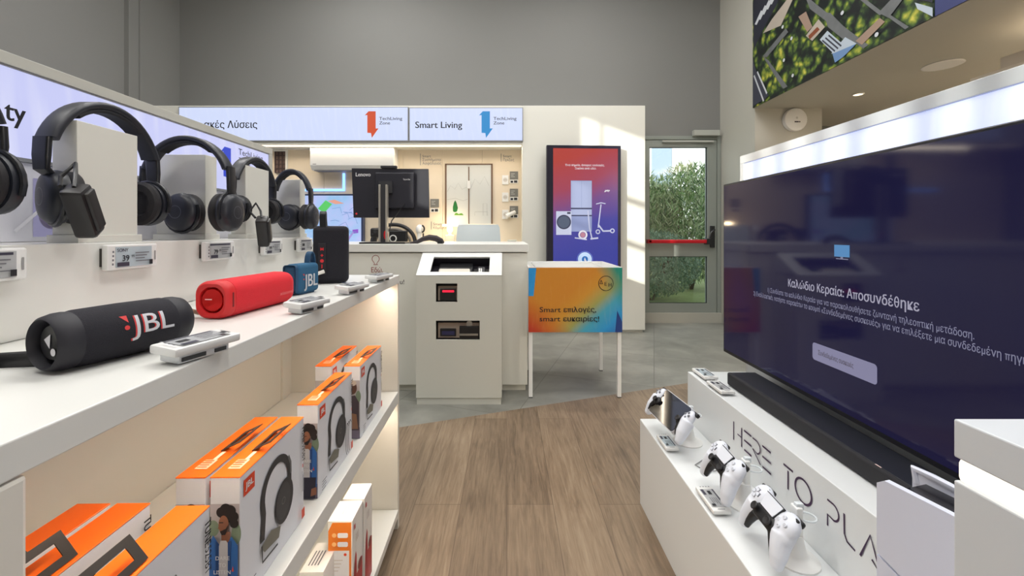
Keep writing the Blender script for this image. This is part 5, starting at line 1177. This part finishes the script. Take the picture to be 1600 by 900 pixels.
# entertainment sign
es = thing('lightbox_sign', 'sunlit illuminated sign above the television reading Entertainment', 'sign', (1.04, .6, 1.18))
b = MB(mat('cap_metal', (206, 210, 214), .25, .35)); b.box(.975, 1.105, -.5, YB1+.02, 1.405, 1.437, .001); b.box(.975, 1.105, YB1-.005, YB1+.02, 1.15, 1.405, .001); b.build('frame', es, ID)
m = SIGNR; m.node_tree.nodes['Principled BSDF'].inputs['Base Color'].default_value = (.5, .52, .6, 1)
b = MB(SIGNR); b.box(.98, .99, -.5, YB1-.006, 1.16, 1.4035); b.build('screen', es, ID, smooth=False)
b = MB(); b.plane((.98, 0, 0), (0, -1, 0), Z); u0 = -F*.98/(1179-CX); u1 = -F*.98/(1258-CX)
b.text('Entertainment', u0, 1.2805, .0385, INK, width=u1-u0); b.build('lettering', es, ID, smooth=False)
# ---------------------------------------------------------------- television
tv = thing('television', 'large black wall television showing antenna disconnected message', 'television', (.94, 1.165, .611))
ty0, ty1, tz0, tz1 = .548, 1.782, CH-.509, CH+.204
b = MB(mat('tv_bezel', (24, 24, 30), .3)); b.box(XT+.001, XT+.028, ty0, ty1, tz0, tz1, .003); b.box(XT+.028, XT+.05, ty0+.25, ty1-.25, tz0+.06, tz1-.22, .006); b.build('cabinet', tv, ID)
b = MB(GUN); b.box(XT+.05, XW, 1.0, 1.3, .82, 1.12); b.build('wall_bracket', tv, ID, smooth=False)
m = mat('tv_screen', (12, 13, 22), .07, emit=(20, 21, 42), es=1.0, spec=.4); nb = NB(m); n = nb.noise(nb.coord('Object'), 1.6, 2)
nb.l(nb.ramp(n, [(.3, (22, 22, 56)), (.6, (26, 22, 50)), (.8, (10, 18, 68))]), nb.b.inputs['Emission Color'])
b = MB(m); b.box(XT, XT+.002, ty0+.008, ty1-.008, tz0+.014, tz1-.008); b.build('screen', tv, ID, smooth=False)
tg = mat('tv_text', (20, 20, 24), .3, emit=(172, 170, 190), es=.85); tg2 = mat('tv_text_dim', (20, 20, 24), .3, emit=(144, 144, 172), es=.7)
b = MB(); b.plane((XT, 0, 0), (0, -1, 0), Z); tu = lambda px: -F*XT/(px-CX); tz = lambda px, py: CH-(py-CY)/(px-CX)*XT
b.text('Καλώδιο Κεραία: Αποσυνδέθηκε', tu(1232), .942, .0262, tg, width=tu(1437)-tu(1232), bold=.02); b.build('message_heading', tv, ID, smooth=False); b = MB(); b.plane((XT, 0, 0), (0, -1, 0), Z)
b.text('1) Συνδέστε το καλώδιο Κεραία για να παρακολουθήσετε ζωντανή τηλεοπτική μετάδοση.', tu(1200), .908, .0165, tg2, width=tu(1523)-tu(1200), bold=.008)
w3 = tu(1598)-tu(1178); b.text('2) Εναλλακτικά, πατήστε παρακάτω το κουμπί «Συνδεδεμένες συσκευές» για να επιλέξετε μια συνδεδεμένη πηγή.', tu(1178), .884, .0165, tg2, width=w3*1.015, bold=.008); b.build('message_text', tv, ID, smooth=False); b = MB(); b.plane((XT, 0, 0), (0, -1, 0), Z)
b.rrect(tu(1270), .737, tu(1371), .7885, .009, mat('tv_button', (20, 20, 24), .3, emit=(142, 140, 172), es=.8)); b.text('Συνδεδεμένες συσκευές', tu(1279), .757, .014, mat('tv_button_text', (20, 20, 24), .3, emit=(92, 84, 96), es=.6), width=tu(1334)-tu(1279), bold=.02); b.build('message_button', tv, ID, smooth=False); b = MB(); b.plane((XT, 0, 0), (0, -1, 0), Z)
ib = mat('tv_icon_blue', (20, 20, 24), .3, emit=(84, 142, 196), es=.85); b.rect(tu(1304), 1.052, tu(1328), 1.085, ib); b.rect(tu(1307), 1.045, tu(1326), 1.0475, tg2); b.rect(tu(1314), 1.0475, tu(1318), 1.052, tg2)
b.build('message_icon', tv, ID, smooth=False)
# ---------------------------------------------------------------- soundbar
sb = thing('soundbar', 'long black soundbar lying on bench below the television', 'soundbar', (.887, 1.0, ZUP))
b = MB(mat('soundbar_mesh', (28, 28, 34), .7, bump=.5, bscale=1200)); b.box(.83, .938, .505, 1.57, ZUP+.003, ZUP+.049, .006, 3); b.build('body', sb, ID)
b = MB(mat('soundbar_top', (36, 38, 46), .35)); b.box(.838, .932, .513, 1.562, ZUP+.0485, ZUP+.0498, .0005, 1); b.build('top_plate', sb, ID)
b = MB(BLACK)
for y in (.55, 1.48): b.box(.85, .92, y, y+.05, ZUP, ZUP+.004)
b.build('foot', sb, ID, smooth=False)
b = MB(MATS['mark_pale'] if 'mark_pale' in MATS else PAPER); b.box(.8355, .8385, .93, .945, ZUP+.0495, ZUP+.0502); b.build('status_light', sb, ID, smooth=False)
# ---------------------------------------------------------------- price tags on the bench
def bench_tag(x, y, z, label, rot=0, tilt=90, w=.10, h=.05, blue=False, dim=None):
    T = Matrix.Translation((x, y, z+.0065)) @ Matrix.Rotation(-PI/2+rot, 4, 'Z') @ Matrix.Rotation(math.radians(-tilt), 4, 'X')
    return price_tag(label, 0, T, 'price tags on the bench', w=w, h=h, blue=blue)
bench_tag(.762, 1.66, ZUP, 'price tag at far corner of bench top beside soundbar end', w=.11, h=.055, blue=True)
bench_tag(.752, 1.515, ZUP, 'price tag on bench top edge in front of soundbar end', w=.11, h=.05)
bench_tag(.556, 1.50, ZLO, 'pale price tag at the far end of lower step by handheld console', w=.10, h=.045, blue=True)
bench_tag(.558, 1.178, ZLO, 'price tag on the lower step in front of middle game controller', w=.11, h=.05)
# ---------------------------------------------------------------- game controllers
CW = mat('controller_white', (222, 226, 236), .42); CB = mat('controller_black', (22, 22, 26), .45); CG = mat('controller_symbol', (112, 114, 124), .4)
def controller(label, loc, right, up):
    T = basis(loc, right, up)
    t = thing('game_controller', label, 'game controller', loc, T.to_euler(), 'game controllers on the bench')
    b = MB(CW)
    for s_ in (-1, 1):
        b.ell((s_*.052, .012, 0), .030, .034, .019, 24, 14); b.ell((s_*.055, -.008, -.003), .026, .034, .021, 24, 14)
        P_ = [(s_*.054, -.008, -.003), (s_*.060, -.03, -.007), (s_*.066, -.050, -.013), (s_*.069, -.066, -.019)]
        b.tube(P_, .021, 16, scales=[1.15, 1.0, .86, .66]); b.ell((s_*.069, -.064, -.0185), .0142, .0145, .0142)
    b.box(-.05, .05, -.018, .036, -.017, .012, .010, 3)
    remesh(b, 'shell', .0022, t, 6)
    b = MB(CB)
    b.box(-.036, .036, -.027, .006, -.012, .0155, .007, 3)
    for s_ in (-1, 1):
        b.ell((s_*.028, -.010, .001), .0185, .0185, .0165)
        b.tube([(s_*.030, -.016, .000), (s_*.042, -.034, -.004), (s_*.0515, -.052, -.011), (s_*.0575, -.069, -.019)], .012, 12, scales=[1.1, .9, .75, .55])
    remesh(b, 'centre_panel', .002, t, 3)
    b = MB(CB); b.prism([(-.0345, .0375), (-.0255, .0015), (.0255, .0015), (.0345, .0375)], .010, .0148); b.build('touchpad_seam', t)
    b = MB(CW); b.prism([(-.0325, .036), (-.0245, .0035), (.0245, .0035), (.0325, .036)], .011, .0165); b.build('touchpad', t)
    for s_ in (-1, 1):
        M = Matrix.Translation((s_*.0265, -.010, .014)) @ Matrix.Rotation(s_*.06, 4, 'Y')
        b = MB(mat('stick_black', (30, 30, 34), .55)); b.lathe([(.006, 0), (.006, .006), (.0095, .008), (.0102, .0105), (.0088, .0118), (.006, .0108), (0, .0106)], M, 24); b.build('thumbstick', t)
        b = MB(CB); b.box(s_*.055-.017, s_*.055+.017, .030, .045, -.014, -.002, .005, 3); b.build('trigger', t)
        b = MB(CB); b.box(s_*.055-.016, s_*.055+.016, .033, .042, .0005, .008, .003, 2); b.build('bumper', t)
    zt_ = lambda x, y: .0175
    for k in range(4):
        a = k*PI/2; M = Matrix.Translation((-.053, .014, .0180)) @ Matrix.Rotation(a, 4, 'Z')
        b = MB(CW); b.at(M); b.prism([(.0025, 0), (.006, -.0042), (.0118, -.0042), (.0118, .0042), (.006, .0042)], 0, .0022); b.build('direction_key', t)
        b = MB(CG); b.at(M); b.prism([(.0015, 0), (.0055, -.0052), (.0128, -.0052), (.0128, .0052), (.0055, .0052)], -.003, .0008); b.build('key_well', t)
        M = Matrix.Translation((.053+.0115*math.cos(a), .014+.0115*math.sin(a), .0165-abs(math.cos(a))*.0012))
        b = MB(CW); b.lathe([(.0052, 0), (.0052, .0032), (.0046, .004), (0, .0042)], M, 20); bt_ = b.build('action_button', t)
        b = MB(CG); b.at(M); b.plane((0, 0, .0042), X, Y_); b.lift = .0003
        if k == 0: b.ring(0, 0, .0026, .0006, CG)
        elif k == 1: b.line([(-.0024, -.0016), (.0024, -.0016), (0, .0026)], .0006, CG, True)
        elif k == 2: b.line([(-.002, -.002), (.002, -.002), (.002, .002), (-.002, .002)], .0006, CG, True)
        else: b.line([(-.002, -.002), (.002, .002)], .0006, CG); b.line([(-.002, .002), (.002, -.002)], .0006, CG)
        b.build('button_symbol', bt_, smooth=False)
    return t
def ctrl_stand(label, loc, yaw=0):
    t = thing('controller_stand', label, 'stand', loc, yaw, 'controller stands on the bench')
    b = MB(SATIN); b.lathe([(.050, 0), (.050, .004), (.047, .006), (.030, .012), (.024, .018), (.018, .045), (.016, .06), (0, .061)], Matrix.Translation((0, 0, 0)), 32); b.build('base', t)
    b = MB(SATIN); b.box(-.004, .012, -.012, .012, .055, .125, .003); b.build('post', t)
    b = MB(mat('clip_clear', (214, 220, 224), .2)); b.tube([(.008+.02*math.cos(a)+.02, .018*math.sin(a), .098) for a in [i*2*PI/16 for i in range(16)]], .0022, 6, closed=True); b.box(.0, .018, -.006, .006, .118, .132, .002); b.build('clip', t)
    return t
UPV = Vector((.62, 0, .78)); RT = Vector((-.06, -1, 0))
controller('white game controller on stand, middle of the bench below the word HERE', (.622, 1.192, ZLO+.106), RT, UPV)
controller('white game controller on stand nearest the camera below the word TO', (.628, .990, ZLO+.096), RT, UPV)
ctrl_stand('white round stand holding the middle game controller', (.674, 1.182, ZLO), 0); ctrl_stand('white round stand holding the nearest game controller', (.680, .982, ZLO), 0)
# handheld console
hl = Vector((.603, 1.535, ZLO+.112)); T = basis(hl, (.10, -.99, 0), (.70, 0, .71))
t = thing('handheld_console', 'handheld console with dark screen between white grips at bench end', 'handheld console', hl, T.to_euler())
b = MB(mat('console_edge', (206, 208, 214), .4)); b.prism(rrect(-.094, -.056, .094, .056, .012), -.012, .006); b.build('body', t)
b = MB(mat('console_screen', (16, 14, 16), .05, spec=.8)); b.prism(rrect(-.092, -.0535, .092, .0535, .011), .006, .0075); b.build('screen', t)
for s_ in (-1, 1):
    b = MB(CW); b.ell((s_*.104, .012, .002), .022, .040, .017, 24, 14); b.tube([(s_*.108, .01, .0), (s_*.114, -.03, -.006), (s_*.118, -.058, -.014)], .021, 16, scales=[1.1, .98, .66]); b.ell((s_*.118, -.057, -.014), .0142, .0142, .0142); b.box(s_*.100-.012, s_*.100+.012, -.03, .046, -.012, .010, .008, 3)
    remesh(b, 'grip', .0022, t, 5)
    b = MB(CB); b.ell((s_*.086, -.004, .008), .017, .017, .009); b.tube([(s_*.092, -.008, .006), (s_*.098, -.03, .006), (s_*.105, -.050, -.001)], .009, 10, scales=[1.2, 1, .5]); b.lathe([(.006, 0), (.006, .006), (.0095, .008), (.0102, .0105), (.0088, .0118), (0, .0106)], Matrix.Translation((s_*.086, -.003, .014)), 20); b.build('thumbstick', t)
    b = MB(CB); b.box(s_*.112-.014, s_*.112+.014, .040, .054, -.010, .004, .004, 2); b.build('trigger', t)
    for k in range(4):
        a = k*PI/2; b = MB(CG); b.lathe([(.0045, 0), (.0045, .0022), (0, .0026)], Matrix.Translation((s_*.106+.0095*math.cos(a), .026+.0095*math.sin(a), .0165)), 14); b.build('action_button' if s_ > 0 else 'direction_key', t)
ctrl_stand('white round stand holding the handheld console', (.666, 1.53, ZLO), 0)
b = MB(GREY); b.tube([(.66, 1.40, ZLO+.004), (.62, 1.37, ZLO+.004), (.64, 1.33, ZLO+.004), (.70, 1.34, ZLO+.006), (.744, 1.36, ZLO+.01)], .0018, 6); tag(b.build('security_cable'), 'thin grey cable on step between handheld console and controllers', 'cable')
# ---------------------------------------------------------------- game console tower
pc = (.640, .72); yaw = math.atan2(.25, .97)
gc = thing('game_console', 'upright white game console with black core beside right podium', 'game console', (pc[0], pc[1], ZLO), yaw)
PWm = mat('console_plate_white', (216, 220, 236), .4); th, dp, hh = .096, .200, .347
pc_prof = lambda z0, z1: None
SEAM0, SEAM1 = .215, .135
def plate(b, x0, x1, poly): b.prism(poly, x0, x1, Matrix(((0, 0, 1, 0), (-1, 0, 0, 0), (0, 1, 0, 0), (0, 0, 0, 1))))
up = [(0, SEAM0+.002), (dp, SEAM1+.002), (dp, hh-.006), (dp-.02, hh), (.012, hh), (0, hh-.010)]
lo = [(0, SEAM0-.002), (0, .012), (.01, .006), (dp-.01, .006), (dp, .015), (dp, SEAM1-.002)]
for x0, x1 in ((0, .011), (th-.011, th)):
    b = MB(PWm); plate(b, x0, x1, up); b.build('side_plate', gc); b = MB(PWm); plate(b, x0, x1, lo); b.build('side_plate', gc)
b = MB(mat('console_core', (14, 14, 18), .2, coat=.5)); plate(b, .0105, th-.0105, [(.008, .01), (dp-.006, .01), (dp-.006, hh-.016), (.02, hh-.014), (.008, hh-.03)]); b.build('core', gc)
b = MB(PWm); b.tube([(th-.008, -.006, hh-.02), (th-.010, -.003, hh+.003), (th-.013, -.03, hh+.004), (th-.018, -.1, hh+.002), (th-.018, -.19, hh+.001)], .007, 8, ry=.005); b.build('plate_lip', gc)
b = MB(SATIN); b.prism(rrect(.01, -dp+.02, th-.01, -.02, .02), 0, .0085); b.build('base_ring', gc)
# ---------------------------------------------------------------- podium at right front
pd = thing('display_podium', 'white display podium with glowing slot at the right foreground', 'podium', (.72, 0, 0))
px0, py1, pzt = .535, .4985, CH-.223
PM = mat('podium_white', (212, 216, 220), .4)
b = MB(PM); b.box(px0, .965, -.5, py1, pzt-.0455, pzt, .002); b.build('top_slab', pd, ID)
b = MB(PM); b.box(px0, .965, -.5, py1, 0, pzt-.073, .002); b.build('body', pd, ID)
b = MB(mat('podium_glow', (255, 246, 230), .5, emit=(255, 244, 226), es=1.5)); b.box(px0+.0015, .955, -.49, py1-.0015, pzt-.0735, pzt-.045, .006); b.build('light_slot', pd, ID)
# ================================================================ RIGHT ALCOVE
m = mat('aerial_print', (60, 80, 40), .45); nb = NB(m); v = nb.coord('Object')
vo = nb.n('ShaderNodeTexVoronoi'); vo.inputs['Scale'].default_value = 11; nn_ = nb.n('ShaderNodeTexNoise'); nn_.inputs['Scale'].default_value = 6; nb.l(v, nn_.inputs['Vector']); va = nb.n('ShaderNodeVectorMath', operation='MULTIPLY_ADD'); va.inputs[1].default_value = (.16, .16, .16); nb.l(nn_.outputs['Color'], va.inputs[0]); nb.l(v, va.inputs[2]); nb.l(va.outputs[0], vo.inputs['Vector'])
n1 = nb.noise(v, 2.2, 3); n2 = nb.noise(v, 34, 4)
f = nb.math('ADD', nb.math('SUBTRACT', 1.0, nb.math('MULTIPLY', vo.outputs['Distance'], 1.15)), nb.math('MULTIPLY', nb.math('SUBTRACT', n2, .5), .55)); f = nb.math('ADD', f, nb.math('MULTIPLY', nb.math('SUBTRACT', n1, .5), 1.5))
nb.l(nb.ramp(f, [(.20, (16, 22, 22)), (.42, (38, 56, 34)), (.62, (84, 108, 44)), (.82, (146, 154, 56)), (1.0, (200, 190, 84))]), nb.b.inputs['Base Color'])
AX = 2.65; ay = lambda px: F*AX/(px-CX); az = lambda px, py: CH-(py-CY)/(px-CX)*AX
ap = thing('wall_mural', 'large aerial photograph of tree-lined park on the bulkhead', 'picture', (AX-.01, 3.5, 2.45))
b = MB(m); b.box(AX-.011, AX-.003, ay(1463), 4.465, 2.452, 4.1); b.build('photo_panel', ap, ID, smooth=False)
b = MB(); b.plane((AX-.011, 0, 0), (0, -1, 0), Z); A_ = lambda *p: [(-ay(x), az(x, y)) for x, y in p]
pth = mat('mural_path', (100, 103, 104), .6, var=.25, vscale=14); pth2 = mat('mural_path_tan', (150, 128, 112), .6); roof = mat('mural_roof', (176, 188, 200), .5); rblue = mat('mural_roof_blue', (104, 136, 178), .5); bldg = mat('mural_building', (172, 162, 150), .6); road = mat('mural_road', (56, 58, 72), .6); blk = mat('mural_block', (36, 38, 52), .6); lit = mat('mural_light', (196, 200, 206), .6)
b.pg(A_((1179, -60), (1231, -60), (1217, 5), (1200, 35), (1184, 68), (1179, 78)), blk); b.pg(A_((1231, 0), (1244, -8), (1222, 40), (1194, 52), (1208, 30)), bldg)
for q in range(7): b.pg(A_((1181+q*6, 38-q*8), (1184+q*6, 39-q*8), (1194+q*6, 18-q*8), (1191+q*6, 16-q*8)), lit)
b.pg(A_((1262, -2), (1270, 0), (1330, 48), (1360, 70), (1352, 76), (1338, 66), (1268, 14)), pth); b.pg(A_((1290, 20), (1300, 20), (1342, 62), (1336, 74), (1296, 42)), pth)
b.pg(A_((1194, 88), (1200, 90), (1234, 50), (1230, 44)), pth); b.pg(A_((1194, 88), (1203, 94), (1233, 135), (1226, 139)), pth)
b.pg(A_((1250, 26), (1262, 18), (1272, 42), (1264, 50)), pth2); b.pg(A_((1340, 64), (1378, 28), (1386, 34), (1350, 70)), pth2)
b.pg(A_((1332, -12), (1342, -12), (1384, 20), (1378, 24)), pth); b.pg(A_((1376, 20), (1392, 28), (1424, -14), (1410, -16)), pth); b.pg(A_((1390, 26), (1396, 24), (1424, 42), (1418, 46)), pth)
b.pg(A_((1262, 56), (1282, 30), (1292, 42), (1272, 64)), bldg); b.pg(A_((1266, 56), (1280, 42), (1284, 46), (1268, 62)), mat('mural_brown', (124, 66, 38), .6))
b.pg(A_((1284, 62), (1296, 48), (1324, 72), (1310, 88), (1304, 82)), roof); b.pg(A_((1302, 84), (1324, 58), (1342, 68), (1312, 82)), roof); b.pg(A_((1304, 84), (1342, 68), (1322, 88), (1308, 98)), rblue)
for q in range(3): b.line(A_((1288+q*5, 63-q*4), (1308+q*5, 80-q*4)), .012, road)
b.pg(A_((1179, 92), (1184, 110), (1204, 149), (1198, 155), (1179, 166)), road); b.line(A_((1186, 112), (1201, 146)), .02, lit); b.line(A_((1181, 118), (1196, 158)), .02, lit)
b.pg(A_((1434, 4), (1462, 12), (1462, 26), (1438, 14)), roof); b.pg(A_((1436, -8), (1462, -6), (1462, 4), (1440, 0)), blk)
for (x, y) in ((1226, 42), (1228, 94), (1240, 60), (1374, 54), (1320, 20), (1242, 118)): b.circ(-ay(x), az(x, y), .016, lit)
b.build('printed_details', ap, ID, smooth=False)
b = MB(mat('panel_navy', (56, 62, 108), .45)); b.box(AX-.011, AX-.003, -2.0, ay(1463)-.002, 2.452, 4.1); tag(b.build('navy_panel', smooth=False), 'plain dark blue bulkhead panel right of the aerial photograph', 'panel')
c = P(1240, 188, 4.47)
t = thing('access_point', 'round white wireless access disc on alcove end wall', 'transceiver', c)  # wireless access point on the alcove end wall
b = MB(SATIN); b.lathe([(.125, 0), (.128, -.02), (.118, -.04), (.09, -.048), (0, -.05)], Matrix.Rotation(-PI/2, 4, 'X') @ Matrix.Diagonal((1, 1, 1, 1)), 40); b.build('housing', t)
b = MB(); b.plane((0, -.0505, 0), X, Z); b.rect(-.025, -.035, .02, -.022, INK); b.rect(.024, -.035, .036, -.022, INK); b.circ(.0, .014, .012, mat('logo_grey_pale', (200, 200, 198), .5)); b.build('logo', t, smooth=False)
for o in t.children:
    if o.name.startswith('housing'): o.rotation_euler = (0, 0, 0)
zc_ = 2.45
def soffit(px, py): s_ = (CY-py)/(zc_-CH); return ((px-CX)/s_, F/s_)
x, y = soffit(1341, 147)
t = thing('recessed_downlight', 'small glowing recessed downlight in the alcove soffit', 'downlight', (x, y, zc_))
b = MB(SATIN); b.lathe([(.038, 0), (.048, -.0), (.048, -.006), (.038, -.008)], None, 32, caps=False); b.build('trim_ring', t); b = MB(mat('downlight_glow', (255, 230, 190), .5, emit=(255, 226, 184), es=4)); b.cyl((0, 0, -.0005), (0, 0, -.004), .038); b.build('lens', t)
sl_ = bpy.data.lights.new('downlight_lamp', 'SPOT'); sl_.energy = 6; sl_.spot_size = math.radians(130); sl_.color = (1, .82, .6); sl_.shadow_soft_size = .04; o = bpy.data.objects.new('downlight_lamp', sl_); COL.objects.link(o); o.location = (x, y, zc_-.012)
for k, yy in enumerate((2.1, .9, -.4)):  # added, unseen downlights that bounce light into the alcove
    t = thing('recessed_downlight', 'added fill downlight %s along the soffit, outside the frame' % ['second', 'third', 'last'][k], 'downlight', (4.3, yy, zc_))
    b = MB(SATIN); b.lathe([(.038, 0), (.048, -.0), (.048, -.006), (.038, -.008)], None, 32, caps=False); b.build('trim_ring', t); b = MB(MATS['downlight_glow']); b.cyl((0, 0, -.0005), (0, 0, -.004), .038); b.build('lens', t)
    sl_ = bpy.data.lights.new('downlight_lamp', 'SPOT'); sl_.energy = 130; sl_.spot_size = math.radians(120); sl_.color = (1, .86, .7); sl_.shadow_soft_size = .04; o = bpy.data.objects.new('downlight_lamp', sl_); COL.objects.link(o); o.location = (4.3, yy, zc_-.012)
x, y = soffit(1473, 101)
t = thing('ceiling_speaker', 'flush round white speaker grille in the alcove soffit', 'speaker', (x, y, zc_))
b = MB(SATIN); b.lathe([(.12, 0), (.125, -.006), (.115, -.01)], None, 40); b.build('rim', t); b = MB(mat('grille_white', (214, 210, 200), .6, bump=.5, bscale=600)); b.cyl((0, 0, -.0005), (0, 0, -.009), .116, seg=40); b.build('grille', t)
for k, yy in enumerate((.9, -1.6)):  # added, unseen panels that brighten the dark alcove
    t = thing('ceiling_light', 'added fill panel light in alcove soffit, %s the camera, outside the frame' % ['right of', 'behind'][k], 'ceiling light', (4.2, yy, zc_))
    b = MB(SATIN); b.box(-.32, .32, -.32, .32, -.02, 0, .004); b.build('frame', t); b = MB(MATS['diffuser']); b.box(-.29, .29, -.29, .29, -.024, -.019); b.build('diffuser', t, smooth=False)
    area('alcove_fill_light', (4.2, yy, zc_-.03), (0, 0, 0), .56, .56, 170, (1, .93, .84))
area('cabinet_fill_light', (3.5, 1.7, 2.262), (PI, 0, 0), .12, 1.8, 10, (1, .80, .58))  # added uplight to brighten the soffit above the cabinet
t = thing('tall_cabinet', 'tall cream cabinet with stepped top behind the right sign', 'cabinet', (3.4, 1.7, 0))
CRM = mat('unit_cream', (206, 194, 176), .5)
b = MB(CRM); b.box(3.14, 3.7, .6, 2.82, 0, 2.16, .004); b.build('body', t, ID); b = MB(CRM); b.box(3.2, 3.7, .65, 2.70, 2.16, 2.25, .004); b.build('cap', t, ID); b = MB(LED_W); b.box(3.44, 3.56, .8, 2.6, 2.2502, 2.258); b.build('light_strip', t, ID, smooth=False)  # the glowing strip on top is added to go with the uplight
